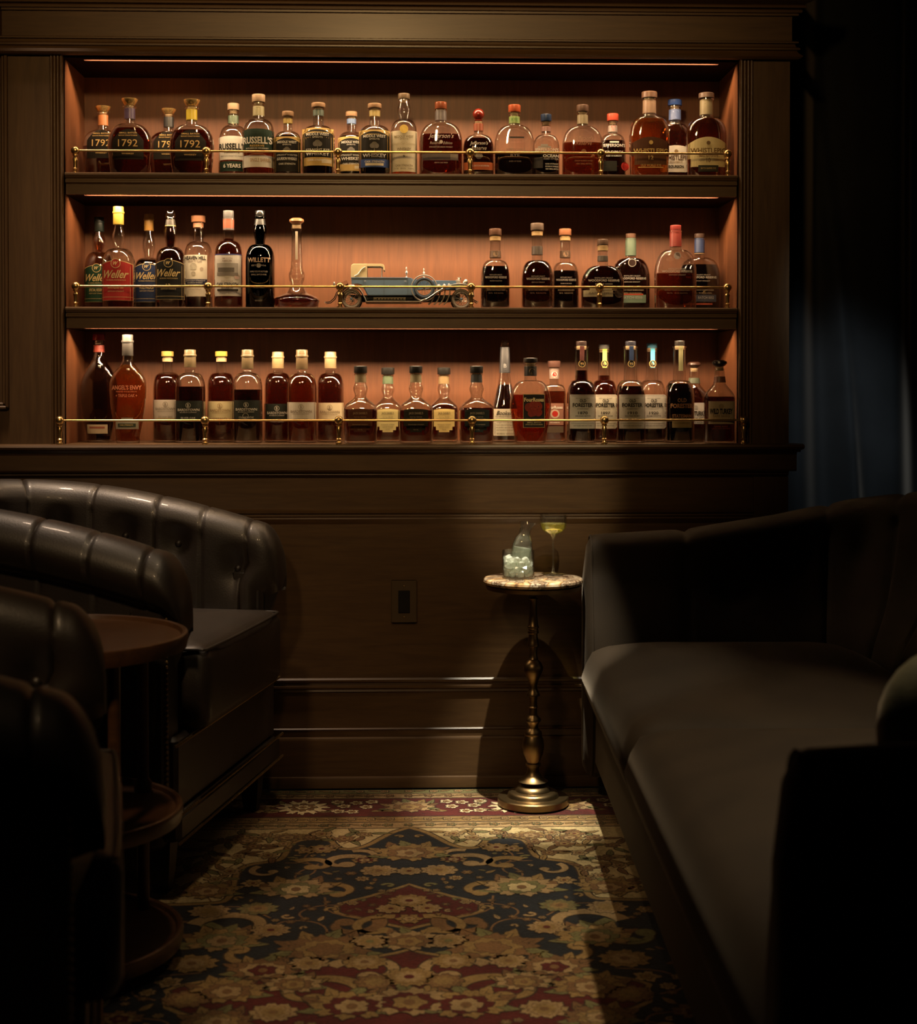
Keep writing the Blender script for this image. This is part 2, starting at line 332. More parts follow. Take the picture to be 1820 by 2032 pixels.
def bottle(cx,y,W,zb,capT,capB,neckB,sh,nw,label,group,liq=None,lc=DRK,shape='round',dr=1.0,n=2.2,cap=('cyl',TN),cw=None,bands=(),lab=(),txt=(),emb=(),base=1.0,glass=None,rz=0):
    g=glass or GLASS; s=1/ppm(y)
    root_p=at(cx,600,y); X=root_p.x; hw=W*s/2; nr=nw*s/2
    zt=lambda py: at(cx,py,y).z-zb
    H=zt(capB); hn=zt(neckB); hs=zt(sh)
    r=empty('whiskey_bottle',(X,y,zb),0,label,'bottle',group)
    # profile (z, halfwidth)
    if shape=='round':
        pr=[(0,hw*.90*base),(.004,hw*base),(hs*.4,hw*(1+base)/2),(hs*.85,hw)]
        for k in range(1,7):
            a=k/6*pi/2; pr.append((hs*.85+(hn-.004-hs*.85)*sin(a), nr+(hw-nr)*(cos(a)**.75)))
        pr+=[(hn,nr*1.0),(hn+(H-hn)*.3,nr*.93),(H-.006,nr*.95)]
    elif shape=='slope':
        pr=[(0,hw*.9),(.004,hw),(hs-.006,hw),(hs,hw*.98),(hs+(hn-hs)*.3,hw*.86),(hs+(hn-hs)*.7,(hw+nr)*.42),(hn,nr*1.05),(H-.006,nr*.92)]
        pr=pr[:2]+chaikin(pr[2:],1)
    elif shape=='bulb':     # long neck with a soft bulge above the shoulder
        pr=[(0,hw*.9),(.004,hw),(hs*.9,hw)]
        for k in range(1,7):
            a=k/6*pi/2; pr.append((hs*.9+(hn-hs*.9)*sin(a), nr*.95+(hw-nr*.95)*(cos(a)**.8)))
        L=H-hn
        pr+=[(hn+L*.12,nr*.98),(hn+L*.35,nr*1.28),(hn+L*.55,nr*1.30),(hn+L*.8,nr*.98),(H,nr*.8)]
    elif shape=='jd':
        L=H-hn
        pr=[(0,hw*.9),(.004,hw*.96),(hs*.9,hw),(hs,hw*.96),(hs+(hn-hs)*.35,hw*.82),(hs+(hn-hs)*.75,hw*.5),(hn,nr*1.05),(hn+L*.12,nr*1.0),(hn+L*.3,nr*1.28),(hn+L*.42,nr*1.3),(hn+L*.6,nr*.95),(H-.004,nr*.93)]
        pr=pr[:2]+chaikin(pr[2:],1)
    elif shape=='tear':
        pr=[(0,hw*.60),(.010,hw*.66),(.016,hw*.60),(hs*.25,hw*.72),(hs*.6,hw*.93),(hs,hw),(hs+(hn-hs)*.3,hw*.90),(hs+(hn-hs)*.6,hw*.62),(hs+(hn-hs)*.85,nr*1.25),(hn,nr),(H,nr*.95)]
        pr=chaikin(pr,1)
    elif shape=='cone':
        pr=[(0,hw*.9),(.004,hw),(hs*.95,hw),(hs,hw*.98),(hs+(hn-hs)*.35,hw*.75),(hs+(hn-hs)*.7,hw*.5),(hn,nr*1.05),(H,nr*.9)]
        pr=pr[:2]+chaikin(pr[2:],1)
    elif shape=='still':
        pr=[(0,hw*.86),(.006,hw*.92),(hs*.8,hw),(hs,hw*.97),(hs*1.35,hw*.72),(hs*1.5,hw*.48),(hn-.006,nr*1.0),(hn,nr*.98),(hn+.012,nr*1.28),(hn+.030,nr*1.38),(hn+.042,nr*1.05),(hn+.046,nr*1.10),(hn+.05,nr*.98),(hn+(H-hn)*.7,nr*.80),(H-.012,nr*.86),(H-.010,nr*.95),(H,nr*.95)]
        pr=pr[:2]+chaikin(pr[2:],1)
    pr.sort(key=lambda q:q[0])
    def prof(z):
        if z<=pr[0][0]: return pr[0][1]
        for (a,wa),(b,wb) in zip(pr,pr[1:]):
            if z<=b: return wa+(wb-wa)*(z-a)/max(b-a,1e-6)
        return pr[-1][1]
    def sec(w):
        k=min(1,max(0,(w-nr*1.1)/max(hw-nr*1.1,1e-4))); k=k*k*(3-2*k)
        return w*(1+(dr-1)*k), 2+(n-2)*k
    def ring(z,w,sc=1,N=32):
        d,e=sec(w); out=[]
        for i in range(N):
            a=2*pi*(i+.5)/N; c,q=cos(a),sin(a)
            out.append((w*sc*math.copysign(abs(c)**(2/e),c), max(d-(w-w*sc),.001)*math.copysign(abs(q)**(2/e),q), z))
        return out
    def fy(x,z):
        w=prof(z); d,e=sec(w); u=min(.985,abs(x/w)); return -d*(1-u**e)**(1/e)
    top=H+(.0 if cap[0]=='sleeve' else .002)
    body=MB(); body.loft([ring(z,w) for z,w in pr]); body.build('glass_body',g,r,smooth=50)
    # liquid
    if liq:
        zl=zt(liq); t=.0028; zs=[.009]+[z for z,w in pr if .012<z<zl-.001]+[zl]
        rings=[ring(z,max(prof(z)-t,.003)) for z in zs]; rings[0]=ring(.007,max(prof(.009)-t-.004,.003)); 
        rings=[ring(.007,max(prof(.009)-t-.005,.003)),ring(.011,max(prof(.011)-t,.003))]+rings[1:]
        MB().loft(rings).build('liquid',liquid(lc),r,smooth=50)
    # stopper
    kind,cc=cap[0],cap[1]; cm=flat('stopper',cc,cap[2] if len(cap)>2 else .4,cap[3] if len(cap)>3 else 0)
    T=zt(capT); B=zt(capB); cr=(cw or nw*1.15)*s/2
    mb=MB(); h=T-B
    if kind in('cyl','sleeve'):
        mb.lathe([(B,cr*.97),(B+.001,cr),(T-.002,cr*(1.0 if kind=='cyl' else .97)),(T-.0005,cr*.93),(T,cr*.6)],n=24)
        if kind=='sleeve': mb.lathe([(B+h*.62,cr*1.07),(B+h*.65,cr*1.1),(B+h*.70,cr*1.1),(B+h*.73,cr*1.05)],n=24)
    elif kind=='flare':
        mb.lathe([(B,cr*.62),(B+h*.15,cr*.72),(B+h*.7,cr*1.0),(T-.001,cr*1.02),(T,cr*.9)],n=14)
        MB().lathe([(B-.009,nr*1.05),(B-.007,nr*1.32),(B-.004,nr*1.32),(B-.001,nr*1.0)],n=24).build('glass_collar',g,r)
    elif kind=='ball':
        mb.sphere((0,0,(T+B)/2+.002),cr,20,12); mb.lathe([(B-.002,cr*.6),(B+.001,cr*.7),(B+.004,cr*.55)],n=20)
    elif kind=='disc':
        mb.lathe([(B,cr*.45),(B+h*.25,cr*.8),(B+h*.5,cr),(B+h*.8,cr*.95),(T,cr*.6)],n=24)
    elif kind=='glass':
        cm=g; mb.lathe([(B,cr*.8),(B+h*.2,cr),(B+h*.35,cr),(B+h*.42,cr*.82),(B+h*.55,cr),(B+h*.7,cr*.85),(B+h*.9,cr*.85),(T,cr*.7)],n=24)
    mb.build('stopper',cm,r)
    if kind in('cyl','flare','disc','ball') :
        MB().lathe([(B-.012,nr*.72),(B-.001,nr*.74)],n=20).build('cork',flat('cork',(.62,.42,.22),.8),r)
        if kind=='cyl': MB().lathe([(B-.008,nr*.97),(B-.006,nr*1.14),(B-.002,nr*1.14),(B,nr*.97)],n=24).build('glass_lip',g,r)
    for b in bands:
        a,c,col=b[:3]; za,zc=zt(c),zt(a); 
        m2=MB(); m2.lathe([(za,prof(za)+.0004),(za+.0006,prof(za)+.0011),(zc-.0006,prof(zc)+.0011),(zc,prof(zc)+.0004)],n=28)
        m2.build('neck_band',flat('neck_band',col,.4,b[3] if len(b)>3 else 0),r)
    # labels: (x0,x1,py0,py1,color[,arch]) offsets in px from the axis; texts: (string,py,height,color,maxwidth[,bold,shear])
    if lab or txt or emb:
        cl=[]
        for li,q in enumerate(lab):
            for c_ in cl:
                if any(not(q[0]>w_[1]-1 or q[1]<w_[0]+1 or min(q[2],q[3])>w_[3]+2 or q[3]<w_[2]-2) for w_ in c_[1]): c_[1].append(q); break
            else: cl.append((MB(),[q]))
        m0=MB()
        def pick(x_,p_):
            for c_ in cl:
                if any(w_[0]-1<=x_<=w_[1]+1 and w_[2]-1<=p_<=w_[3]+1 for w_ in c_[1]): return c_[0]
            return m0
        for li,q in enumerate(lab):
            m3=[c_[0] for c_ in cl if q in c_[1]][0]
            x0,x1,a,c,col=q[:5]; arch=q[5] if len(q)>5 else 0; metal=q[6] if len(q)>6 else 0
            e=.0007+.00025*li; NX,NZ=14,8; vs=[]
            for i in range(NX+1):
                x=(x0+(x1-x0)*i/NX)*s; u=(i/NX-.5)*2
                ztop=zt(a)-arch*s*(u*u); zbt=zt(c)
                for j in range(NZ+1):
                    z=zbt+(ztop-zbt)*j/NZ; vs.append((x,fy(x,z)-e,z))
            fs=[(i*(NZ+1)+j,(i+1)*(NZ+1)+j,(i+1)*(NZ+1)+j+1,i*(NZ+1)+j+1) for i in range(NX) for j in range(NZ)]
            m3.add(vs,fs,ink(col,metal))
        for q in emb:   # round seals (dx,py,r,color)
            dx,py,rr,col=q; m3=pick(dx,py); z0=zt(py); rr=rr*s; N=20; vs=[]
            for j in range(N):
                x=dx*s+rr*cos(2*pi*j/N); z=z0+rr*sin(2*pi*j/N); vs.append((x,fy(x,z)-.0016,z))
            m3.add(vs,[tuple(range(N))],ink(col))
        for q in txt:
            st,py,hh,col,mw=q[:5]; bold=q[5] if len(q)>5 else .01; shr=q[6] if len(q)>6 else 0; dx=q[7] if len(q)>7 else 0
            tv,tf,tw=textm(st,bold,shr); m3=pick(dx,py); hh=hh*s; sx=min(hh,mw*s/tw) if tw>0 else hh; sx=mw*s/tw if mw*s/tw<hh*1.6 else hh*1.6/1
            z0=zt(py)
            m3.add([(x*sx+dx*s, fy(x*sx+dx*s,z0+z*hh)-.0022, z0+z*hh) for x,z in tv],tf,ink(col))
        for c_ in cl: c_[0].build('label',None,r,smooth=0)
        if m0.v: m0.build('printed_label',None,r,smooth=0)
    return r
T1,T2,T3='bottles on the top shelf','bottles on the middle shelf','bottles on the bottom ledge'
F1,R1=.098,.212
GC=(.75,.48,.18)
def b1792(cx,y,W,ct,cb,nb,sh,band,liq,label,hide=0):
    blk=(.018,.014,.010)
    k=W/87
    bottle(cx,y,W,Z1,ct,cb,nb,sh,21*k,label,T1,liq=liq,lc=REDL,dr=.5,n=2.4,cap=('flare',(2.1,1.35,.50),.16,.9),cw=32*k,base=.86,
      bands=((cb+7,nb-7,band),),
      lab=((-30*k,30*k,sh-22*k,sh+38*k,blk,22*k),),
      txt=(('1792',sh+6*k,14*k,GC,38*k,0),('SMALL BATCH',sh-14*k,3*k,GC,34*k,.01),('KENTUCKY STRAIGHT BOURBON',sh-9*k,2.4*k,GC,36*k,.01),('WHISKEY',sh+27*k,3*k,GC,24*k,.01)))
b1792(206,R1,82,211,222,257,281,(.72,.25,.08),291,'squat bottle with orange neck band and gold stopper, first on the top shelf')
b1792(258.7,F1,87,196,209,244,281,(.10,.06,.12),256,'squat dark-labelled bottle with purple neck band and gold stopper')
b1792(336,R1,80,216,226,260,284,(.03,.03,.03),264,'squat bottle with black neck band and gold stopper, between purple and yellow banded ones')
b1792(381.6,F1,88,198,211,246,283,(.75,.55,.03),260,'squat dark-labelled bottle with bright yellow neck band and gold stopper')
DG=(.025,.045,.030)
bottle(464,R1-.02,57,Z1,205.5,218.5,248,273,20,'clear round bottle with white label above a green number strip, tan stopper',T1,liq=318,lc=AMB,cap=('cyl',TN),cw=23,
  bands=((230,246,(.12,.17,.10)),),lab=((-28,28,274,321,WH,2),(-28,28,324,344,DG)),txt=(("RUSSELL'S",295,13,BK,52,.03),('RESERVE',306,4,BK,30,.02),('KENTUCKY STRAIGHT RYE WHISKEY',314,2.6,BK,44,.01),('6 YEARS',333,8,WH,34,.03)),emb=((0,239,8,(.35,.40,.28)),))
bottle(514,F1,63,Z1,188,203,235,256,22,'tall clear bottle with dark green label above a cream strip, tan stopper',T1,liq=299,lc=AMB,cap=('cyl',TN),cw=26,
  bands=((212,231,(.42,.36,.18)),),lab=((-31,31,260,302,DG,3),(-31,31,313,336,WH,0)),txt=(("RUSSELL'S",283,14,WH,57,.03),('RESERVE',294,4,GD,28,.02),('BOURBON WHISKEY',299,2.5,WH,44,.01),('SINGLE BARREL',322,7,TN,40,.02,0,6)),emb=((0,221,7,(.30,.33,.20)),))
def mw(cx,y,W,ct,cb,nb,sh,a,b,band,label,name,bot=None):
    k=W/63
    bands=((cb+5,cb+14*k+3,band),)
    lab=[(-31*k,30*k,a,b,GD,0),(-30*k,29*k,a+3,b,(.025,.022,.018),9*k)]
    t=[('MIDDLE WEST',a+13*k,5.5*k,WH,44*k,.02),('SPIRITS',a+19*k,3*k,WH,20*k,.01)]
    mid=a+31*k
    emb=((0,mid-1*k,6*k,(.25,.23,.20)),(-4*k,mid+1*k,5*k,(.22,.20,.18)),(4*k,mid+1*k,5*k,(.22,.20,.18)))
    t+=[('|',mid+7*k,5*k,(.25,.23,.2),2*k,.05),(name[0],mid+12*k,4*k,WH,46*k,.01),(name[1],mid+20*k,7*k,WH,46*k,.03),('CASK STRENGTH',mid+32*k,4*k,WH,38*k,.02)]
    if bot: lab.append((-30.5*k,29.5*k,b-16*k,b,bot)); lab.append((8*k,26*k,b-12*k,b-5*k,CR) if bot==GD else (-18*k,18*k,b-8*k,b-3*k,CR))
    bottle(cx,y,W,Z1,ct,cb,nb,sh,21*k,label,T1,liq=sh-2,lc=BLK,cap=('cyl',(.50,.29,.15)),cw=27*k,bands=bands,lab=lab,txt=t,emb=emb)
mw(572,F1,54,221.5,231,259,273,275,344,(.60,.42,.10),'small black and gold labelled bottle with gold neck band, right of dark green label',('STRAIGHT WHEATED','BOURBON WHISKEY'))
mw(632.5,F1,64,204.7,213.7,248,262,258,333,(.12,.16,.12),'tall black and gold labelled bottle with grey-green neck band and gold bottom strip',('STRAIGHT RYE','WHISKEY'),GD)
mw(698,R1,54,222,231.5,260,274,275,343,(.22,.34,.62),'small black-labelled bottle with light blue neck band',('STRAIGHT WHEAT','WHISKEY'),GD)
mw(744,F1,63,206,215,247,262,262,336,(.60,.45,.14),'tall black-labelled bottle with gold neck band and blue bottom strip',('STRAIGHT WHEAT','WHISKEY'),(.06,.10,.28))
bottle(802,F1,52,Z1,186,197,238,256,20,'slender-necked bottle with large cream label and round gold seal, top shelf',T1,liq=262,lc=LIT,shape='bulb',cap=('cyl',(.16,.10,.05)),cw=23,
  lab=((-26,26,263,344,(.80,.72,.52),0),),emb=((0,260,8.5,(.75,.52,.12)),),txt=(('MIDDLE WEST',275,5,(.35,.28,.15),38,.01),('SPIRITS',280,2.5,(.35,.28,.15),16,.01),('Double Cask Collection',289,5,(.6,.5,.3),44,0,.4),('WHISKEY',300,6,(.25,.2,.12),28,.02),('9',314,5,BK,4,.01),('CASK STRENGTH',332,4,(.25,.2,.12),34,.01),('117.8   59.0%   750ML',338,3,(.3,.25,.15),40,0)))
JW=(.62,.56,.46)
bottle(875,F1,86,Z1,203,217,242,274,22,'broad flat bottle with white script over dark liquid and red-brown stopper',T1,liq=268,lc=REDL,dr=.5,n=2.8,cap=('cyl',(.30,.08,.03),.25),cw=24,
  bands=((220,240,(.16,.13,.12)),),lab=((-36,34,308,321,(.16,.13,.12)),(18,33,309,320,(.3,.25,.2))),txt=(("Jefferson's",274,12,JW,50,0,.35),('Reserve   Edition',287,5,JW,44,0,.3),('STRAIGHT BOURBON WHISKEY',295,2.6,JW,46,0),('GROTH CASK FINISH',326,2.5,JW,26,0)),emb=((0,285,3.5,JW),))
bottle(949.5,F1,62,Z1,217,240,266,286,19,'bottle with glossy red ball stopper and orange base label, top shelf',T1,liq=276,lc=DRK,dr=.7,n=2.6,cap=('ball',(.32,.03,.015),.2),cw=23,
  bands=((246,261,(.55,.14,.06)),),lab=((-29,30,325,340,(.55,.16,.06)),(-27,28,327,338,(.45,.11,.04))),txt=(("Jefferson's",288,9,JW,36,0,.35),('Reserve',297,8,JW,30,0,.35),('VERY OLD',313,3,JW,16,0),('SMALL BATCH BOURBON',332,3,WH,40,0)),emb=((0,312,7,(.2,.17,.14)),))
bottle(1020.7,F1,80,Z1,208.6,223,247,280,21,'broad mostly empty clear bottle with red-orange stopper and green neck band',T1,liq=304,lc=BLK,dr=.5,n=2.8,cap=('cyl',(.60,.12,.04),.3),cw=24.5,
  bands=((232,246,(.30,.42,.10)),),lab=((-11,18,274,277.5,(.05,.04,.03)),),txt=(('RYE',239,7,(.1,.2,.05),14,.02),("Jefferson's",300,7,(.25,.2,.15),40,0,.35),('RYE',311,5,(.3,.25,.2),18,.01),('AGED 10 YEARS',323,2.6,(.3,.25,.2),24,0)))
bottle(1083.6,F1,53,Z1,227,241,266,286,18,'small clear bottle with navy blue stopper and white lettering, top shelf',T1,liq=303,lc=BLK,dr=.7,n=2.8,cap=('cyl',(.03,.06,.14),.35),cw=21.5,
  bands=((252,262,(.5,.25,.2)),),lab=((-18,8,293,296,(.45,.40,.34)),(-12,2,289,293,(.45,.40,.34)),(-26,-8,315,336,(.05,.045,.04))),txt=(("JEFFERSON'S",301,9,WH,48,.02),('OCEAN',312,6,WH,32,.03,0,8),('AGED AT SEA',318,3,WH,30,.01,0,8),('BLEND OF STRAIGHT',328,3,WH,26,.01,0,10),('BOURBON WHISKIES',333,3,WH,26,.01,0,10),('VERY SMALL BATCH',338,3,WH,26,.01,0,10)))
bottle(1155.8,F1,82,Z1,208.6,222,249,281,21,'broad flat bottle half full of brown whiskey, dark brown stopper, faint script',T1,liq=285,lc=AMB,dr=.5,n=2.8,cap=('cyl',(.16,.08,.045),.4),cw=24,
  bands=((229,247,(.40,.32,.18)),),txt=(("Jefferson's",278,9,(.35,.22,.14),38,0,.35),('Reserve',287,8,(.35,.22,.14),32,0,.35),('STRAIGHT BOURBON WHISKEY',322,3,(.35,.22,.12),36,0),('VERY SMALL BATCH',328,3,(.35,.22,.12),30,0)),emb=((0,304,5,(.25,.12,.06)),))
bottle(1215.5,R1-.02,52,Z1,226,240,264,283,18,'small dark bottle with bright red stopper and round red seal',T1,liq=280,lc=DRK,dr=.7,n=2.8,cap=('cyl',(.70,.10,.05),.35),cw=23,
  bands=((250,263,(.55,.42,.36)),),lab=((-22,6,322,342,(.03,.03,.022)),(-8,10,283,286,WH)),emb=((0,255,5,(.6,.1,.06)),(23,332,8.5,(.60,.05,.04)),(23,332,6,(.4,.03,.03))),txt=(("JEFFERSON'S",292,8,WH,46,.02),('TROPICS',305,6,WH,38,.02),('AGED IN HUMIDITY',312,3,WH,32,.01)))
def pig(cx,y,W,ct,cb,nb,sh,liq,lc,capc,n1,n2,lab,txt,label,emb=()):
    bottle(cx,y,W,Z1,ct,cb,nb,sh,26 if W>70 else 24,label,T1,liq=liq,lc=lc,dr=.55,n=2.8,cap=('cyl',capc,.35),cw=31 if W>70 else 28,bands=n1,lab=lab,txt=txt,emb=emb,base=.94)
pig(1288,F1,80,182.5,195,229,256,237.6,LIT,(.16,.08,.045),((200,226,(.42,.26,.16)),),None,
  lab=((-38,38,275,306,(.09,.035,.015),12),(-38,38,306,312,(.09,.035,.015)),(-32,32,312,330,(.12,.05,.02),-2),(-25,25,334,336,GD)),txt=(('WHISTLEPIG',303,10,GD,68,.02),('12',316,8,GD,10,.02),('OLD WORLD RYE',331,4,GD,40,.01)),emb=((0,214,8,(.35,.10,.05)),(0,316,7,(.10,.04,.02)),(0,286,4,GD)),
  label='large amber bottle with brown arched label and red neck seal, dark stopper')
pig(1338.5,R1,64,198,209.6,244,268,247,REDL,(.05,.12,.42),((218,239,(.14,.20,.42)),),None,
  lab=((-30,30,291,344,(.75,.68,.56),6),),txt=(('WHISTLEPIG',315,10,(.12,.06,.03),52,.02),('PIGGYBACK',324,4,(.3,.2,.1),26,.01),('BOURBON',333,6,BK,30,.03)),emb=((0,228,8,(.30,.38,.6)),(0,303,4,(.3,.2,.1))),
  label='bottle with bright blue stopper and white label, behind two larger ones')
pig(1401,F1,82,185,195.5,232.6,258,237,AMB,(.15,.09,.06),((199,229,(.42,.34,.18)),),None,
  lab=((-39,39,275,318,(.72,.60,.30),14),(-34,34,318,334,(.72,.60,.30)),(-20,20,331,344,(.03,.03,.02)),(-18,18,333,342,(.05,.045,.03))),txt=(('WHISTLEPIG',302,10,(.18,.10,.03),70,.02),('- SMALL BATCH RYE -',313,4.5,(.2,.1,.04),44,.02),('Aged',322,4,(.3,.2,.1),12,0,.3,-14),('10',321,9,(.2,.1,.04),8,.02),('years',322,4,(.3,.2,.1),12,0,.3,14),('BATCH BARREL RYE',337,3,GD,30,0)),emb=((0,214,8.5,(.12,.11,.06)),(0,287,4,(.2,.12,.05))),
  label='large amber bottle with cream arched label, last on the top shelf')
# ---- middle shelf
def weller(cx,y,W,ct,cb,nb,sh,a,b,col,label,liq,sub,cap,bands=(),lc=AMB,nw=19):
    k=W/60
    gold=(.62,.46,.20)
    bottle(cx,y,W,Z2,ct,cb,nb,sh,nw,label,T2,liq=liq,lc=lc,shape='bulb',cap=cap,cw=20*k,bands=bands,
      lab=((-29*k,29*k,a,b,gold,7),(-28.6*k,28.6*k,a+1,b-.6,col,7),(-28.4*k,28.4*k,b-7,b-6.4,gold)),
      emb=((0,a+6,9*k,gold),(0,a+6,8*k,col)),
      txt=(('W',a+6,7*k,gold,9*k,.03,.4),('Weller',a+26*k,15*k,gold,46*k,.015,.45),('THE ORIGINAL WHEATED BOURBON',a+37*k,2.5,gold,36*k,0),(sub,a+51*k,6*k,gold,30*k if len(sub)>3 else 9*k,.01),('KENTUCKY STRAIGHT',a+58*k,2.5,gold,30*k,0)))
weller(197.5,R1,58,431,460,500,530,528,601,(.018,.05,.028),'long-necked bottle with green script label and dark cap, first on middle shelf',470,'SPECIAL RESERVE',('sleeve',(.012,.025,.02)),((456,460,(.5,.38,.15)),))
weller(235.7,F1,63,410,446,493,516,519,598,(.36,.03,.025),'long-necked clear bottle with red script label and tall yellow cap',559,'ANTIQUE 107',('sleeve',(.78,.52,.08)))
weller(296,R1,56,425,458,512,524,525,601,(.018,.028,.07),'long-necked bottle with navy script label and orange-gold cap',517,'FULL PROOF',('sleeve',(.55,.28,.06)),((448,457,(.7,.5,.12)),),lc=BLK)
weller(338.8,F1,59,418,434,490,516,518,596,(.016,.016,.014),'long-necked bottle with black script label and open ringed glass mouth',450,'12',('glass',(.9,.9,.9)),((436,448,(.05,.04,.03)),(447,449.5,(.6,.45,.15))),lc=DRK)
bottle(394,.175,57,Z2,428,441,477,500,20,'clear bottle with flared orange cork and cream label with navy band',T2,liq=589,lc=DRK,cap=('cyl',(.48,.20,.09)),cw=28,
  bands=((443,452,(.45,.20,.10)),),lab=((-26,20,508,590,(.80,.74,.60)),(-26,20,556,566,(.03,.035,.08))),txt=(('HEAVEN HILL',514,8,BK,42,.03,0,-3),('GRAIN TO GLASS',521,4,(.15,.1,.08),28,.01,0,-3),('KENTUCKY STRAIGHT',559,2.6,WH,40,0,0,-3),('BOURBON WHISKEY',563,2.6,WH,30,0,0,-3),('Limited Release',575,4,(.4,.3,.2),24,0,.3,-3)),emb=((-6,531,7,(.5,.46,.36)),(-6,545,4.5,(.45,.40,.30)),(10,536,3.5,(.55,.45,.35))))
bottle(454,F1,56,Z2,418,432,476,500,22,'bottle with grey foil cap and cream label picturing a grey barn',T2,liq=474,lc=REDL,cap=('cyl',(.20,.19,.185),.4,.3),cw=21,
  bands=((433,457,(.20,.18,.175)),(435,454,(.46,.13,.07))),lab=((-25,26,506,589,(.74,.70,.64)),(-25,26,506,508,(.05,.06,.2)),(-20,21,524,545,(.42,.39,.35)),(-18,14,533,542,(.16,.14,.12)),(-20,21,543,549,(.25,.22,.19)),(-20,21,575,579,(.05,.04,.03))),txt=(('SMOOTH',515,3.5,(.35,.25,.2),20,.01),('AMBLER',520,3.5,(.35,.25,.2),20,.01),('OLD SCOUT',560,2.5,(.3,.2,.1),24,0),('CASK STRENGTH',566,7,BK,42,.03),('BOURBON',573,3,BK,22,.02),('STRAIGHT WHISKEY',584,3,BK,30,0)),emb=((19,551,5,(.62,.45,.40)),))
DGL=clearmat('black_bottle_glass',tint=(.02,.025,.02),f0=.05,f1=.6,pw=3,edge=(.08,.09,.07))
SV=(.42,.36,.30)
bottle(516.4,F1,57,Z2,418,430,485,508,20,'black glass bottle with long tapered neck and pale printed lettering',T2,shape='bulb',cap=('cyl',(.012,.011,.01),.25),cw=19,glass=DGL,liq=484,lc=BLK,
  bands=((430,447,(.013,.012,.011)),),txt=(('WILLETT',518,9,(.50,.33,.22),44,.02),('EST.   1936',529,3,SV,28,0),('FAMILY ESTATE BOTTLED',541,3,SV,34,0),('SMALL BATCH RYE',547,3,SV,30,0),('STRAIGHT WHISKEY',572,3,SV,20,0),('KENTUCKY',598,3,SV,14,0)),emb=((0,529,4.5,(.25,.22,.18)),))
bottle(589,F1-.005,92,Z2,433,446,563,593,24,'pot-still shaped decanter bottle with slim neck, glass ring and orange disc cork',T2,liq=586,lc=REDL,shape='still',cap=('disc',(.50,.20,.08),.35),cw=29,
  lab=((-2,3,460,516,(.45,.38,.28)),))
WT=(.45,.40,.34)
def wood_r(cx,y,W,ct,cb,nb,sh,liq,lc,capc,label,bands=(),lab=(),sub='KENTUCKY STRAIGHT',emb=(),nw=20,cw=24.5,ty=None,dr=.55,s1=.9,extra=()):
    ty=ty or sh+9
    t=[('DISTILLER\'S SELECT',ty-5,2.4,WT,W*.42,0),('WOODFORD RESERVE',ty,4.4,WT,W*.72,.02),(sub,ty+7,2.4,WT,W*.4,0),('KENTUCKY STRAIGHT BOURBON WHISKEY',577,2.6,(.4,.3,.2),W*.6,0),('750 ML   45.2% ALC/VOL',583,2.6,(.4,.3,.2),W*.5,0)]+list(extra)
    bottle(cx,y,W,Z2,ct,cb,nb,sh,nw,label,T2,liq=liq,lc=lc,dr=dr,n=2.7,cap=('cyl',capc,.35),cw=cw,bands=bands,lab=lab,txt=t,emb=emb,base=.98)
BG=(.17,.10,.06); CK=(.55,.36,.15)
wood_r(983,F1,59,454,467,514,543,529,BLK,(.15,.07,.04),'narrow dark bottle with brown stopper, right of the model car',bands=((470,478,CK),(498,512,BG)),emb=((0,505,5,(.3,.2,.12)),),sub='MASTER\'S COLLECTION',nw=22,dr=.8)
wood_r(1066,F1,64,443,457,514.6,546,517,DRK,(.16,.11,.08),'tallest dark reddish bottle in the right group, grey-brown stopper, middle shelf',bands=((460,468,CK),(489,506,(.13,.10,.08))),nw=22,cw=26,dr=.8)
wood_r(1121.6,.15,55,454,467,518,548,538,BLK,(.38,.15,.07),'narrow dark bottle with orange-brown stopper, middle shelf',bands=((470,478,CK),(498,512,BG)),emb=((0,505,5,(.35,.22,.14)),),sub='DOUBLE DOUBLE OAKED',nw=21,dr=.8)
wood_r(1196,F1,86,475,486,525,562,529,DRK,(.14,.08,.05),'short broad round-shouldered dark bottle with cream paper tag',bands=((488,498,CK),(508,519,(.10,.08,.06))),lab=((-40,18,577,590,(.42,.36,.22)),(-28,16,573,577,(.42,.36,.22))),emb=((30,583,9,(.05,.03,.02)),),sub='DOUBLE OAKED',ty=558,nw=21,cw=22,dr=.5,extra=(('BATCH 241',583,4,(.15,.1,.05),40,0,.2,-10),))
wood_r(1251.6,R1,78,463.5,472,510,545,513,DRK,(.20,.10,.06),'broad dark bottle with green neck sleeve, behind the tagged bottle',bands=((473,508,(.17,.24,.16)),),lab=((-30,28,586,602,(.16,.22,.15)),(-30,22,584,587,(.45,.08,.04))),emb=((0,523,8,(.40,.36,.30)),(0,523,7,(.03,.015,.01))),nw=21,cw=20,extra=(('BATCH 0233',592,5,WT,40,0),))
wood_r(1340.6,F1,84,447,457,493,533,543,AMB,(.30,.04,.03),'broad bottle with red neck sleeve, half full of amber whiskey',bands=((458,490,(.34,.05,.035)),),emb=((0,509,7,(.50,.42,.36)),(0,509,6,(.20,.14,.11))),ty=540,nw=23,cw=22,dr=.5)
wood_r(1388,R1,84,463.5,472,509,543,526,BLK,(.12,.07,.05),'dark bottle with blue neck sleeve, last on the middle shelf',bands=((473,502,(.05,.08,.20)),(503,505,(.4,.25,.12))),lab=((-36,30,586,600,(.06,.06,.075)),(-36,22,603,606,(.4,.08,.04))),nw=20,cw=20,extra=(('MALT  BATCH 0052',592,5,WT,50,0),))
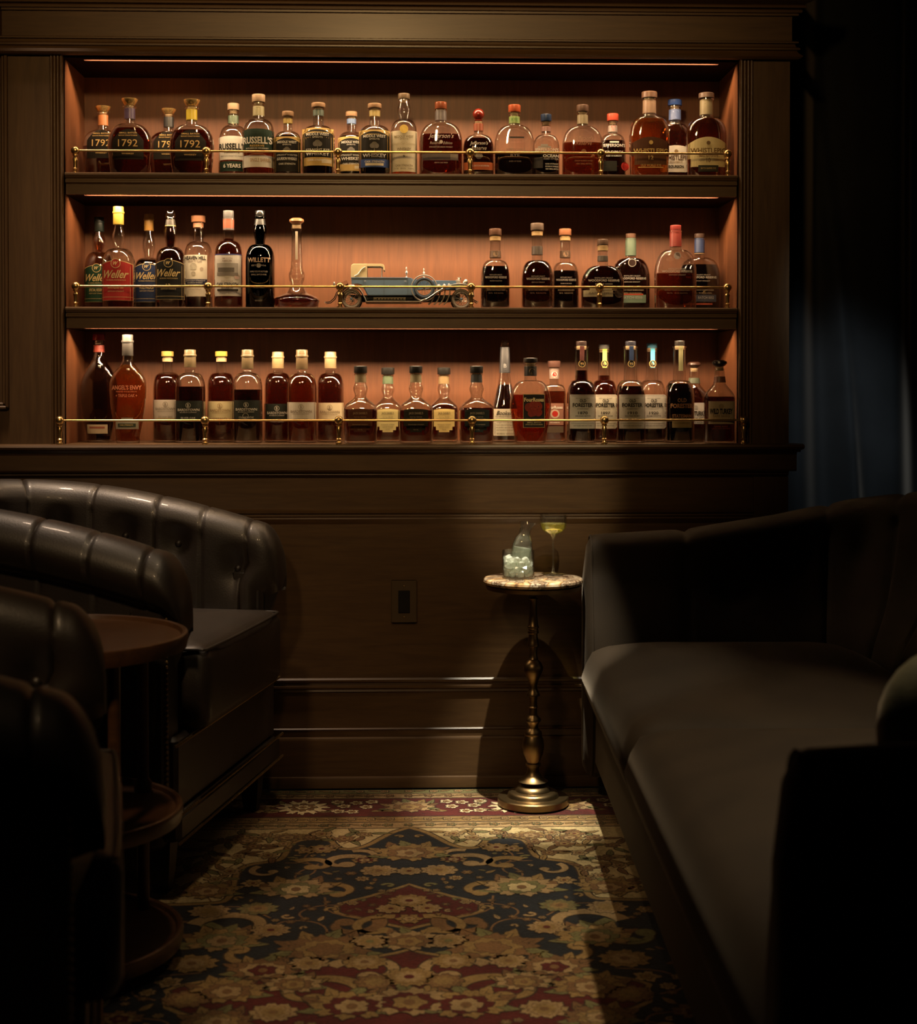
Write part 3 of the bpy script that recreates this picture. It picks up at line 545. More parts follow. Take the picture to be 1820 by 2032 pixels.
# ---- bottom ledge
bottle(196,.17,77,ZL,662,675,703,772,20,'teardrop bottle with red stopper and red neck band, first on the ledge',T3,liq=716,lc=DRK,shape='tear',dr=.45,n=2.1,cap=('cyl',(.55,.02,.06),.3),cw=24,
  bands=((685,699,(.50,.08,.05)),),lab=((-21,19,842,860,(.50,.40,.26)),(-16,14,846,850,(.30,.10,.06))))
TT=(.58,.24,.14)
bottle(253,F1-.02,74,ZL,664,706,716,763,21,'teardrop bottle of orange whiskey with grey capsule and copper lettering',T3,liq=724,lc=LIT,shape='tear',dr=.45,n=2.1,cap=('sleeve',(.10,.09,.08),.5,0),cw=22,
  lab=((-22,23,834,851,(.30,.26,.18)),(-10,13,829,835,(.32,.28,.2)),(-17,18,840,847,(.04,.05,.03))),txt=(("ANGEL'S ENVY",769,9,TT,58,.03),('FINISHED RYE BOURBON',777,3,TT,40,0),('+ TRIPLE OAK +',785,6,TT,42,.02),('CASK STRENGTH',843,3,GD,26,0)))
def bard(cx,y,W,ct,cb,nb,sh,liq,lc,cap,capc,lcol,tcol,la,lb,sub,label,cork=False,extra=(),emb=()):
    bottle(cx,y,W,ZL,ct,cb,nb,sh,20,label,T3,liq=liq,lc=lc,cap=(cap,capc,.35),cw=24 if cap=='cyl' else 23.5,n=2.3,
      bands=((cb+3,cb+11,(.66,.48,.26)),) if cork else (),
      lab=((-W*.48,W*.48,la,lb,lcol),)+extra,emb=((0,la+9,5,tcol),(0,la+9,4.2,lcol))+emb,
      txt=(('B',la+9,6,tcol,3.5,.02),('BARDSTOWN',la+18,5,tcol,W*.72,.02),('BOURBON COMPANY',la+23,2.4,tcol,W*.55,0),(sub,la+34,4,tcol,W*.5,.01)))
CB=(.70,.62,.50)
bard(332,.172,56,697,707,737,752,743,REDL,'cyl',(.72,.52,.14),(.50,.44,.36),(.22,.18,.14),793,835,'DISCOVERY SERIES','bottle with grey label and bright yellow stopper, left of a tan-sleeved one',cork=True,extra=((-18,20,829,834,(.5,.38,.2)),))
bard(377,F1,59,694,729,737,752,767,DRK,'sleeve',(.24,.175,.09),(.02,.022,.016),(.45,.42,.34),795,836,'SILVER OAK','black-labelled bottle with tan neck sleeve, between two yellow-stoppered bottles')
bard(439,.172,55,697,707,737,752,741,REDL,'cyl',(.74,.54,.10),(.58,.48,.26),(.30,.20,.10),796,835,'FERRAND','bottle with cream label, red stripe at its foot and yellow stopper',cork=True,extra=((-22,24,831,835,(.5,.03,.02)),))
bard(491,F1,58,694,732,737,752,773,DRK,'sleeve',(.23,.165,.085),(.02,.022,.016),(.45,.42,.34),794,835,'COLLABORATIVE','black-labelled bottle with pale ring emblem and tan neck sleeve',emb=((-1,825,6,(.35,.33,.26)),(-1,825,5,(.03,.03,.02))))
bard(551.4,.172,54,698,731,737,752,741,REDL,'sleeve',(.55,.40,.20),(.02,.022,.016),(.5,.47,.4),801,835,'ORIGIN SERIES','black-labelled bottle with pale cream neck sleeve')
bard(599,F1,58,694,733,738,752,741,AMB,'sleeve',(.25,.17,.085),(.62,.56,.46),(.30,.24,.18),798,835,'ORIGIN SERIES','bottle with whitish label and tan neck sleeve')
bard(655.6,.172,54,698,731,738,752,741,REDL,'sleeve',(.58,.42,.22),(.66,.54,.34),(.32,.24,.15),799,835,'ORIGIN SERIES','bottle with warm cream label and cream neck sleeve, left of black-stoppered bottles')
def jd(cx,y,W,ct,liq,lcol,tcol,band,label,big=True):
    k=W/68
    bottle(cx,y,W,ZL,ct,ct+14,789,808,22*k if big else 20,label,T3,liq=liq,lc=REDL,shape='jd',dr=.85,n=4.0,cap=('cyl',(.02,.018,.015),.45),cw=26 if big else 26,
      bands=((ct+17,ct+33,band),),
      lab=((-24*k,24*k,811,846,lcol,2),(-19*k,19*k,846,853,lcol),(-12*k,12*k,853,857,lcol)),
      txt=(("JACK DANIEL'S",820,6,tcol,28*k,.02),('OLD No.7 BRAND',827,2.6,tcol,24*k,0),('SINGLE BARREL',832,3.4,tcol,36*k,.02),('TENNESSEE WHISKEY',842,2.6,tcol,32*k,0),('SOUR MASH',847,2.6,tcol,24*k,0),('750 ML',852,2.4,tcol,10*k,0)))
jd(715.4,.05,68,726,812,(.10,.035,.02),(.42,.28,.18),(.50,.38,.22),'square bottle with brown label and black stopper, first of five black-stoppered squares')
jd(769.7,.175,58,729,815,(.46,.38,.16),(.12,.10,.05),(.20,.28,.16),'square bottle with gold-cream label and green neck strip',False)
jd(825.4,.05,68,726,814,(.03,.028,.022),(.42,.36,.28),(.52,.44,.26),'square bottle with black label and cream neck strip, middle of the five squares')
jd(881,.175,58,729,803,(.50,.38,.14),(.14,.10,.05),(.50,.34,.16),'square bottle with golden label and bronze neck strip',False)
jd(945.7,.05,69,726,809,(.025,.035,.035),(.42,.38,.30),(.06,.07,.08),'square bottle with blue-black label and dark neck strip, beside the wax-sealed bottle')
bottle(1002,.16,52,ZL,675.5,689,740,806,19,'tall tapering bottle with black wax neck seal and handwritten cream label',T3,liq=763,lc=DRK,shape='cone',cap=('glass',(.9,.9,.9)),cw=17,
  bands=((689,705,(.06,.06,.065)),(704,740,(.055,.055,.06))),lab=((-24,24,811,864,(.70,.62,.46)),(-21,-20.4,838,861,BK)),emb=((0,726,9,(.03,.03,.035)),(0,726,7.5,(.16,.16,.17)),(0,726,6.3,(.04,.04,.045))),
  txt=(('B',726,8,(.2,.2,.2),6,.03),("Booker's",819,9,BK,36,.01,.4),('The Whiskey in this bottle is',827,3.4,BK,40,0,.4),('bottled uncut and unfiltered',832,3.4,BK,38,0,.4),('straight from the barrel',838,3.4,BK,36,0,.4),('hand selected and aged in',843,3.4,BK,38,0,.4),('the perfect spot for flavor',848,3.4,BK,38,0,.4),('and bottled at its peak',853,3.4,BK,36,0,.4),('BOURBON  KENTUCKY',860,3,BK,34,0)))
bottle(1053,.045,83,ZL,710,719,752,797,25,'large round bottle with black label bearing a red rose cluster',T3,liq=783,lc=(.62,.16,.05),dr=.5,n=2.2,cap=('cyl',BK,.4),cw=28,base=.74,
  bands=((727,746,(.02,.018,.015)),),lab=((-16,27,782,848,(.45,.34,.14)),(-15.4,26.4,783,847.4,(.015,.012,.01))),emb=((2,737,6,(.40,.28,.14)),(2,737,4.4,(.03,.02,.02)),(-4,808,9,(.16,.02,.012)),(12,806,10,(.18,.022,.012)),(4,816,10,(.15,.018,.01)),(14,818,8,(.17,.02,.012)),(5,804,9,(.20,.025,.015)),(0,820,7,(.17,.02,.012))),
  txt=(('FourRoses',793,8,(.60,.46,.22),39,.03,0,5.5),('SMALL BATCH',838,3,(.4,.3,.15),28,.01,0,5.5),('LIMITED EDITION BOURBON',842,2.5,(.4,.3,.15),34,0,0,5.5)))
bottle(1100,.18,46,ZL,716,729,760,766,19,'slim square bottle with white neck label and red dot, behind the rose-labelled bottle',T3,liq=776,lc=AMB,dr=.8,n=5,cap=('cyl',(.16,.07,.05),.4),cw=25,
  bands=((731,752,(.55,.40,.34)),),lab=((-18,17,800,843,(.34,.16,.11),0),(-18,17,845,858,(.12,.08,.05))),emb=((0,743,6,WH),(0,743,4,(.5,.03,.02)),(0,821,9,(.6,.45,.32)),(0,821,6,(.5,.03,.02))),txt=(('FourRoses',808,6,WH,30,.02),('SINGLE BARREL',833,3,WH,26,0),('BOURBON',838,3,WH,18,0)))
def forest(cx,y,W,ct,cb,liq,num,sub,lcol,tcol,strip,seal,capc,label,lc=DRK,top=783):
    k=W/57
    bottle(cx,y,W,ZL,ct,cb,752,779,27*k,label,T3,liq=liq,lc=lc,shape='slope' if 0 else 'round',n=2.8,cap=('cyl',capc,.35),cw=21,
      lab=((-4.5,4.5,cb+1,730 if strip else cb+2,strip or BK),(-25*k,25*k,top,top+67,lcol),(-23*k,23*k,top+2,top+2.6,tcol),(-23*k,23*k,top+56,top+56.6,tcol)),
      emb=((0,722,7,GD),(0,722,6,(.03,.025,.02))) ,
      txt=((seal,722,4.5,GD,7,.01),('KENTUCKY STRAIGHT',top+7,2,tcol,28*k,0),('OLD',top+12,6.5,tcol,13*k,.03),('FORESTER',top+20.5,8,tcol,40*k,.04),('BOURBON WHISKY',top+28,2,tcol,22*k,0),(num,top+36,5.5,tcol,19*k,.02),(sub,top+42,2.6,tcol,30*k,.01),('DISTILLED AND BOTTLED',top+61,2.4,tcol,36*k,0)))
LG=(.46,.43,.36); TK=(.035,.03,.025)
forest(1154,.075,57,677,686,735,'1870','ORIGINAL BATCH',LG,TK,(.10,.035,.03),'90',(.03,.015,.012),'tall bottle with grey-cream label, dark red neck strip and round seal')
forest(1199,.18,54,683,691.5,745,'1897','BOTTLED IN BOND',(.74,.68,.52),TK,(.40,.58,.14),'100',(.25,.24,.22),'tall bottle with bright cream label and lime green neck strip',lc=REDL)
forest(1251.7,.075,58,677,686,766,'1910','OLD FINE WHISKY',LG,TK,(.02,.035,.08),'93',(.02,.02,.03),'tall bottle with grey-cream label and navy blue neck strip')
forest(1294,.18,54,681,690,784,'1920','PROHIBITION STYLE',(.60,.56,.48),TK,(.10,.42,.62),'115',(.10,.32,.48),'tall clear-shouldered bottle with bright sky blue neck strip and cap')
bottle(1349,.075,58,ZL,676,686,752,779,26,'tall dark bottle with brown lettering on the glass and olive neck strip',T3,liq=761,lc=BLK,n=2.8,cap=('cyl',(.02,.015,.012),.35),cw=20,
  lab=((-4,5,687,736,(.30,.28,.14)),(-19,20,830,848,(.32,.24,.11)),),txt=(('OLD',794,8,(.30,.15,.07),18,.03),('FORESTER',805,9,(.30,.15,.07),44,.04),('STATESMAN',825,7,(.34,.17,.08),38,.03),('95 PROOF  BOURBON WHISKY',839,3,(.1,.06,.03),34,0)))
bottle(1378,.19,62,ZL,718,730,762,788,20,'flat-corked bottle with green neck band, peeking out behind the last two bottles',T3,liq=768,lc=REDL,dr=.6,n=2.8,shape='slope',cap=('disc',(.10,.045,.03),.3),cw=27,
  bands=((750,761,(.20,.23,.15)),),lab=((-27,27,799,841,(.60,.55,.48)),),txt=(('WILD TURKEY',820,9,TK,48,.04),('KENTUCKY SPIRIT',829,4,TK,36,.01),('BOURBON WHISKEY',838,4,TK,36,.01)),emb=((0,808,4,(.4,.37,.32)),))
bottle(1428.5,.0,62,ZL,714.7,728,760,787,21,'sloped-shoulder bottle with dark disc cork and tan label, last on the ledge',T3,liq=787,lc=REDL,dr=.6,n=2.8,shape='slope',cap=('disc',(.03,.02,.016),.3),cw=30,
  bands=((747,759,(.42,.17,.10)),),lab=((-25,28,796,841,(.56,.44,.28)),),txt=(('WILD TURKEY',816,11,TK,46,.05),('RARE BREED',825,5,(.4,.28,.16),34,.02),('KENTUCKY STRAIGHT BOURBON',835,3,TK,44,0),('BARREL PROOF',846,3,(.45,.12,.06),26,.01),('UNCUT AND UNFILTERED',850,2.4,(.45,.12,.06),36,0)),emb=((0,806,5,(.40,.30,.19)),))
# ------------------------------------------------------------------ model car
CY=.135; s=1/ppm(CY-.055)
o=at(806,604,CY-.055); car=empty('model_car',(o.x,CY,Z2),0,'pale blue vintage model car with cream folding top on the middle shelf','model car')
def C(zx,zy): # zoom coords -> local x,z
    return ((640+zx/4.136-806)*s, (860-zy)/4.136*s)
BLUE=flat('pale_blue_paint',(.11,.20,.33),.35,coat=.4); CREAM=flat('cream_canvas',(.72,.60,.34),.75); CBLK=flat('black_fender_paint',(.012,.012,.012),.2,coat=.5)
TYRE=flat('grey_rubber',(.17,.14,.11),.6); DBLUE=flat('dark_blue_tyre',(.03,.05,.08),.4); LUG=flat('tan_luggage',(.30,.12,.06),.6); PANEL=flat('sill_plate',(.35,.30,.22),.3,.8)
def extr(pts,y0,y1,mat,name,parent,inset=.003,sm=40):
    P=[C(*p) for p in pts]; cx=sum(p[0] for p in P)/len(P); cz=sum(p[1] for p in P)/len(P)
    def ins(p,d): 
        v=Vector((p[0]-cx,p[1]-cz)); L=v.length; v=v*(max(L-d,0)/L); return (cx+v.x,cz+v.y)
    R=[[(ins(p,inset)[0],y0,ins(p,inset)[1]) for p in P],[(p[0],y0+inset,p[1]) for p in P],[(p[0],y1-inset,p[1]) for p in P],[(ins(p,inset)[0],y1,ins(p,inset)[1]) for p in P]]
    return MB().loft(R).build(name,mat,parent,smooth=sm)
def arc(cx,cy,r,a0,a1,n=14,ry=None):
    ry=ry or r
    return [(cx+r*cos(radians(a0+(a1-a0)*i/n)),cy-ry*sin(radians(a0+(a1-a0)*i/n))) for i in range(n+1)]
HW=.052
extr([(236,604),(440,600),(560,604),(690,598),(730,603),(760,640),(775,700),(790,745),(370,748),(345,700),(320,660),(280,650),(240,655)],-.040,.040,BLUE,'body',car)
extr([(700,604),(760,612),(900,620),(1095,622),(1100,640),(1098,700),(1040,700),(930,690),(780,700),(720,640)],-.026,.026,BLUE,'hood',car)
extr([(1095,618),(1110,612),(1135,618),(1138,700),(1130,740),(1100,740)],-.022,.022,CHROME,'radiator',car,.002)
extr([(330,745),(760,742),(1130,740),(1140,790),(1040,800),(760,800),(320,800),(210,740)],-.024,.024,CBLK,'chassis',car,.002)
# cream top: rear quarter + roof + far side
extr([(234,605),(233,520),(238,500),(252,490),(365,490),(366,512),(366,602)],-.038,-.034,CREAM,'canvas_top',car,.001)
extr([(234,605),(233,520),(238,500),(252,490),(365,490),(366,512),(366,602)],.034,.038,CREAM,'canvas_top',car,.001)
extr([(233,520),(240,496),(256,488),(480,488),(500,493),(508,505),(511,540),(503,540),(498,514),(480,508),(258,508),(244,516),(242,602),(233,604)],-.037,.037,CREAM,'canvas_roof',car,.001)
for sy in (-1,1):
    MB().tube([(*[C(488,512)[0]],sy*.034,C(488,512)[1]),(C(484,600)[0],sy*.034,C(484,600)[1])],.0012,6).build('top_post',CHROME,car)
pts=[(265,590),(290,575),(305,560),(312,545),(330,528),(352,516)]
MB().tube([(C(*p)[0],-.040,C(*p)[1]) for p in pts],.0016,6).build('landau_bar',CHROME,car)
# doors seam lines & handles as raised trim
for hx in (350,680):
    a=C(hx,632); MB().tube([(a[0]-.003,-.042,a[1]),(a[0]+.003,-.042,a[1])],.001,6).build('door_handle',CHROME,car)
for lx in (335,505,700):
    a,b=C(lx,612),C(lx+ (20 if lx==335 else 0),740); MB().box(a[0]-.0004,a[0]+.0004,-.0408,-.039,b[1],a[1]).build('door_seam',DBLUE,car)
a,b=C(236,603),C(700,600); MB().box(a[0],b[0],-.0415,.0415,a[1]-.0015,a[1]+.001,c=.0006).build('belt_trim',BLUE,car)
# wheels
def wheel(cx,cz,r,y,name,tm=TYRE,ring=None):
    x,z=C(cx,cz); r*=s/4.136
    w=empty(name,(x,y,z)); w.parent=car
    def tor(R,t,m,nm,sy=1.3):
        k=MB(); n=40; q=10
        for_r=[[( (R+t*cos(2*pi*j/q))*cos(2*pi*i/n), t*sy*sin(2*pi*j/q), (R+t*cos(2*pi*j/q))*sin(2*pi*i/n)) for j in range(q)] for i in range(n)]
        for_r.append(for_r[0]); k.loft(for_r,cap=False); return k.build(nm,m,w)
    tor(r*.86,r*.14,tm,'tyre',1.5); tor(r*.70,r*.035,CHROME if not ring else ring,'rim',3)
    sp=MB(); n=20
    for i in range(n):
        a=2*pi*i/n; b=a+(.45 if i%2 else -.45)
        sp.tube([(r*.12*cos(b),-.004,r*.12*sin(b)),(r*.70*cos(a),-.001 if i%2 else -.003,r*.70*sin(a))],.00055,5)
    sp.build('wheel_spokes',CHROME,w)
    MB().sphere((0,-.004,0),r*.13,12,8).build('hub_cap',BLUE,w)
for yy in (-.050,.046):
    wheel(238,777,84,yy,'wheel'); wheel(1140,778,83,yy,'wheel')
wheel(835,688,88,-.050,'spare_wheel',DBLUE)
x,z=C(835,688); r=104*s/4.136; k=MB(); n=44
R=[[( (r+.0022*cos(2*pi*j/8))*cos(2*pi*i/n)+x, -.053+.003*sin(2*pi*j/8), (r+.0022*cos(2*pi*j/8))*sin(2*pi*i/n)+z) for j in range(8)] for i in range(n)]; R.append(R[0])
k.loft(R,cap=False).build('spare_wheel_ring',CHROME,car)
# fenders
def fender(outer,y0,y1,th=9):
    def nrm(i):
        a=outer[max(0,i-1)]; b=outer[min(len(outer)-1,i+1)]; d=Vector((b[0]-a[0],b[1]-a[1])).normalized(); return Vector((-d.y,d.x))
    rings=[]
    for i,p in enumerate(outer):
        n_=nrm(i); q=(p[0]+n_.x*th,p[1]+n_.y*th); a=C(*p); b=C(*q)
        rings.append([(a[0],y0+.002,a[1]),(a[0],y1,a[1]),(b[0],y1,b[1]),(b[0],y0,b[1])])
    return MB().loft(rings)
rearf=arc(238,790,104,200,20,18,122)+[(350,770),(362,800)]
frontf=[(800,798),(860,775),(920,735),(975,700),(1020,676),(1075,660),(1130,655),(1180,660),(1210,680),(1235,715),(1245,760)]
for sy in (-1,1):
    ys=(-.060,-.028) if sy<0 else (.028,.060)
    fender(rearf,*ys).build('rear_fender',CBLK,car); fender(frontf,*ys).build('front_fender',CBLK,car)
    yo=-.0605 if sy<0 else .0605
    MB().tube([(C(*p)[0],yo,C(*p)[1]) for p in rearf],.0011,6).build('fender_trim',CHROME,car)
    MB().tube([(C(*p)[0],yo,C(*p)[1]) for p in frontf],.0011,6).build('fender_trim',CHROME,car)
    a,b=C(352,805),C(800,795); MB().box(a[0],b[0],min(ys),max(ys),a[1],a[1]+.003,c=.001).build('running_board',PANEL,car)
extr([(418,762),(682,762),(682,788),(418,788)],-.028,-.0245,PANEL,'sill_plate',car,.0006)
MBp=MB()
for zy in (766,784):
    a,b=C(424,zy),C(676,zy); MBp.box(a[0],b[0],-.0288,-.028,a[1]-.0005,a[1]+.0005)
for i in range(9):
    a=C(450+i*26,775); MBp.box(a[0]-.0018,a[0]+.0018,-.0288,-.028,a[1]-.0018,a[1]+.0018)
MBp.build('sill_ornament',CBLK,car)
for i,px0 in enumerate((905,950,990,1030)):
    pts=[(px0+18,702),(px0+16,730),(px0+4,770),(px0-15,805),(px0-35,822)]
    MB().tube([(C(*p)[0],-.030-.002*i,C(*p)[1]) for p in pts],.0024,8).build('exhaust_pipe',CHROME,car)
for zx,zy,r_ in ((955,672,19),(1000,668,18),(1040,662,14),(1178,634,22),(1168,640,16)):
    a=C(zx,zy); MB().sphere((a[0],-.036,a[1]),r_*s/4.136,16,10,sc=(.9,1,1)).build('headlight' if zx>1100 else 'horn',CHROME,car)
a=C(1180,634); MB().sphere((a[0],.036,a[1]),22*s/4.136,16,10).build('headlight',CHROME,car)
a=C(1128,605); MB().lathe([(a[1]-.003,.003),(a[1],.005),(a[1]+.003,.0045),(a[1]+.004,.008),(a[1]+.005,.007)],a[0],0,14).build('radiator_cap',CHROME,car)
for zx,z0,z1,y_ in ((690,510,598,-.03),(832,525,600,-.045)):
    a,b=C(zx,z1),C(zx,z0); h=b[1]-a[1]
    MB().lathe([(a[1],.0035),(a[1]+.1*h,.002),(a[1]+.3*h,.0022),(a[1]+.45*h,.0045),(a[1]+.55*h,.003),(a[1]+.7*h,.0018),(a[1]+.85*h,.0028),(b[1],.001)],a[0],y_,12).build('side_mirror',CHROME,car)
extr([(150,640),(195,618),(208,650),(165,672)],-.024,.024,LUG,'luggage_trunk',car,.001)
extr([(112,655),(150,640),(165,672),(128,680)],-.024,.024,CBLK,'luggage_rack',car,.001)
a=C(95,652); MB().sphere((a[0],-.030,a[1]),.0055,12,8,sc=(.7,1,1.2)).build('tail_lamp',CHROME,car)
for y_ in (-.03,.03):
    pts=[(150,690),(115,725),(95,770),(60,800),(20,805)]
    MB().tube([(C(*p)[0],y_,C(*p)[1]) for p in pts],.0016,6).build('rear_bumper_iron',CBLK,car)
a=C(22,806); MB().tube([(a[0],-.045,a[1]),(a[0],.045,a[1])],.002,8).build('rear_bumper',CHROME,car)
for y_ in (-.03,.03):
    pts=[(1200,760),(1240,780),(1275,800)]
    MB().tube([(C(*p)[0],y_,C(*p)[1]) for p in pts],.0016,6).build('front_bumper_iron',CBLK,car)
a=C(1275,800); MB().tube([(a[0],-.045,a[1]),(a[0],.045,a[1])],.002,8).build('front_bumper',CHROME,car)
for y_ in (-.046,.046):   # axles keep the wheels on the chassis
    pass
for zx in (238,1140):
    a=C(zx,777); MB().tube([(a[0],-.046,a[1]),(a[0],.044,a[1])],.002,8).build('axle',CBLK,car)
# ------------------------------------------------------------------ side table, glasses
p=fl(1058,1575,.03); TX,TY=p.x,p.y
HT=at(1058,1146,TY).z; tr=99.5/ppm(TY)
def marble():
    m,t,b,o_=nt('veined_onyx'); N=t.nodes.new; L=t.links.new
    c=N('ShaderNodeTexCoord'); n=N('ShaderNodeTexNoise'); n.inputs['Scale'].default_value=7; n.inputs['Detail'].default_value=6; n.inputs['Distortion'].default_value=2.5; L(c.outputs['Object'],n.inputs['Vector'])
    r=N('ShaderNodeValToRGB'); L(n.outputs['Fac'],r.inputs['Fac']); e=r.color_ramp.elements
    e[0].position=.40; e[0].color=(.04,.018,.010,1); e[1].position=.70; e[1].color=(.62,.50,.34,1)
    for q,cc in ((.45,(.30,.21,.13,1)),(.485,(.06,.028,.016,1)),(.515,(.45,.36,.25,1)),(.555,(.10,.045,.02,1)),(.585,(.42,.24,.10,1))):
        x=e.new(q); x.color=cc
    L(r.outputs['Color'],b.inputs['Base Color']); S(b,rough=.12,spec=.6); return m
tb=empty('side_table',(TX,TY,0),0,'small round pedestal table with veined stone top and turned brass stem','table')
MB().lathe([(HT-.020,tr-.010),(HT-.016,tr-.003),(HT-.010,tr),(HT-.004,tr-.001),(HT-.001,tr-.004),(HT,tr-.008)],n=64).build('tabletop',marble(),tb)
MB().lathe([(HT-.034,tr-.016),(HT-.033,tr-.010),(HT-.022,tr-.006),(HT-.0205,tr-.010)],n=64).build('apron',AGED,tb)
PX=1/ppm(TY)
def rz(py): return 1.216-(py-775)*PX
prof=[(1186,4),(1183.5,11),(1189,11),(1190,8.5),(1194,7),(1210,7.2),(1230,8.5),(1243,10),(1245,11.5),(1248,11.5),(1249.5,10),(1253,10),(1254,11),(1258,11),(1260,9),(1268,9),(1276,10.5),(1281,12),(1284,12),(1286,9),(1293,8),(1302,8),(1308,9),(1310,10),(1311,9),(1314,13),(1320,17.5),(1328,20),(1336,18.5),(1345,14),(1355,9.5),(1364,8),(1370,8.5),(1376,11),(1380,13.5),(1383,13.5),(1385,9),(1392,8),(1404,8),(1406,9.5),(1408,8),(1422,8.5),(1426,12),(1430,15.5),(1433,16),(1436,13),(1442,10),(1448,10),(1452,14),(1456,17.5),(1460,18),(1463,17),(1472,21),(1485,22),(1500,19.5),(1515,13),(1518,12),(1519,15),(1524,15),(1525,12),(1534,12),(1542,16),(1550,23),(1554,30)]
prof=sorted([(rz(a),b*PX) for a,b in prof])
MB().lathe([q for q in prof if q[0]>.045],n=40).build('turned_stem',AGED,tb)
MB().lathe([(0,68*PX),(.003,71*PX),(.020,71*PX),(.0235,69*PX),(.024,52*PX),(.026,51*PX),(.032,50.5*PX),(.037,48*PX),(.040,43*PX),(.0405,36*PX),(.046,35*PX),(.052,31*PX),(.060,22*PX)],n=56).build('base',AGED,tb)
TG=clearmat('thin_table_glass',tint=(.99,.99,.98),f0=.08,f1=.9,pw=2.0,rough=.04,edge=(.86,.88,.84),diff=(.9,.92,.88),dw=.004)
def glassware(name,px,py,label,cat):
    q=fl(px,py,HT); return empty(name,(q.x,q.y,HT+.0005),0,label,cat)
# tumbler
g=glassware('rocks_glass',1028.5,1147,'clear round glass holding ice and a small carafe, on the stone-topped table','glass')
gp=1/ppm(g.location.y); Rg=32.3*gp; Hg=at(1028,1092,g.location.y).z-HT
MB().lathe([(0,Rg*.93),(.002,Rg),(Hg-.001,Rg),(Hg,Rg-.0006),(Hg-.001,Rg-.0016),(.008,Rg-.0018),(.006,Rg*.9),(.0055,.002)],n=48).build('glass_wall',TG,g)
ICE=clearmat('frosted_ice',tint=(.95,.97,.93),f0=.08,f1=.4,pw=3,rough=.15,diff=(.95,.97,.90),dw=.60)
# carafe tilted inside
cr=empty('small_carafe',(g.location.x-.001,g.location.y,HT+.018),0,'tilted clear little carafe with spout, half sunk in the ice of the glass','carafe')
cr.rotation_euler=(0,radians(10),0)
Rc=20.5*gp; Hc=.152
def zc(py): return (at(1035,py,g.location.y).z-HT-.018)/cos(radians(10))
pr=[(0,Rc*.86),(.003,Rc),(zc(1082),Rc*.99),(zc(1072),Rc*.90),(zc(1064),Rc*.66),(zc(1058),Rc*.56),(zc(1050),Rc*.54),(zc(1042),Rc*.60),(zc(1036),Rc*.70)]
pr=pr[:2]+chaikin(pr[2:],2)
mb=MB(); rings=[[(r_*cos(2*pi*i/40)*(1+.0)+ (max(0,cos(2*pi*i/40))**6)*.010*max(0,(z_-zc(1046))/(zc(1036)-zc(1046))),r_*sin(2*pi*i/40),z_+(max(0,cos(2*pi*i/40))**4)*.0*1) for i in range(40)] for z_,r_ in pr]
inner=[[ (x*.94,y*.94,z) for x,y,z in rr] for rr in rings[::-1][:-1]]
mb.loft(rings+inner,cap=True).build('carafe_wall',TG,cr)
LQ=clearmat('pale_clear_liquid',tint=(.93,.96,.92),f0=.03,f1=.3,diff=(.85,.92,.80),dw=.28,pw=4)
MB().lathe([(.003,Rc*.8),(.006,Rc*.93),(zc(1087),Rc*.93)],n=36).build('carafe_liquid',LQ,cr)
def ice_piece(loc,r,seed):
    rnd=random.Random(seed); mb=MB(); 
    rings=[]
    for k,(zf,rf) in enumerate(((-.85,.8),(0,1.05),(.85,.75))):
        rings.append([(r*rf*(.75+.45*rnd.random())*cos(2*pi*i/6+.1*k),r*rf*(.75+.45*rnd.random())*sin(2*pi*i/6+.1*k),r*zf*(.85+.2*rnd.random())) for i in range(6)])
    mb.loft(rings); o_=mb.build('ice_piece',ICE,None,smooth=0)
    o_.location=loc; o_.rotation_euler=(rnd.random()*3,rnd.random()*3,rnd.random()*3)
    return tag(o_,'cloudy white piece of ice packed around the carafe in the glass','ice','ice pieces in the glass')
Ri=Rg-.0022; k=0
for lvl in range(5):
    n=9
    for i in range(n):
        a=2*pi*(i+.5*(lvl%2))/n; rr=.0098+.0012*random.random()
        rad=Ri-rr*1.12; zc_=HT+.016+lvl*.0135
        if lvl>=4 or (lvl==3 and sin(a+.6)>.1) : continue
        ice_piece((g.location.x+rad*cos(a),g.location.y+rad*sin(a),zc_),rr,k); k+=1
# coupe
q=glassware('coupe_glass',1098,1142,'stemmed coupe glass of pale yellow drink beside the ice glass','glass')
cp=1/ppm(q.location.y); 
def zk(py): return at(1098,py,q.location.y).z-HT
r27=27.2*cp
pr=[(0,.030),(.0012,.031),(.002,.028),(.005,.012),(.012,.0045),(.025,.0030),(zk(1085),.0026),(zk(1072),.0034),(zk(1065),.0060),(zk(1060),.014),(zk(1055),r27*.70),(zk(1048),r27*.90),(zk(1040),r27*.985),(zk(1030),r27),(zk(1022),r27*.985)]
inn=[(zk(1022)+.0,r27*.97),(zk(1040),r27*.955),(zk(1048),r27*.87),(zk(1055),r27*.66),(zk(1059),.011),(zk(1061),.003)]
MB().lathe(pr+inn,n=48).build('coupe_wall',TG,q)
DRK_=clearmat('pale_yellow_drink',tint=(.93,.90,.55),f0=.03,f1=.35,diff=(.80,.76,.30),dw=.20,pw=4)
MB().lathe([(zk(1060.5),.003),(zk(1058.5),.011),(zk(1055),r27*.655),(zk(1048),r27*.865),(zk(1040),r27*.95),(zk(1039),r27*.95)],n=44).build('drink',DRK_,q)
pts=[]
for i in range(13):
    a=-2.6+i*.32; pts.append((r27*.66*cos(a),r27*.5*sin(a),zk(1052)+.003*sin(i*.5)))
MB().tube(pts,.0022,6).build('lemon_twist',flat('lemon_peel',(.80,.66,.18),.5),q)
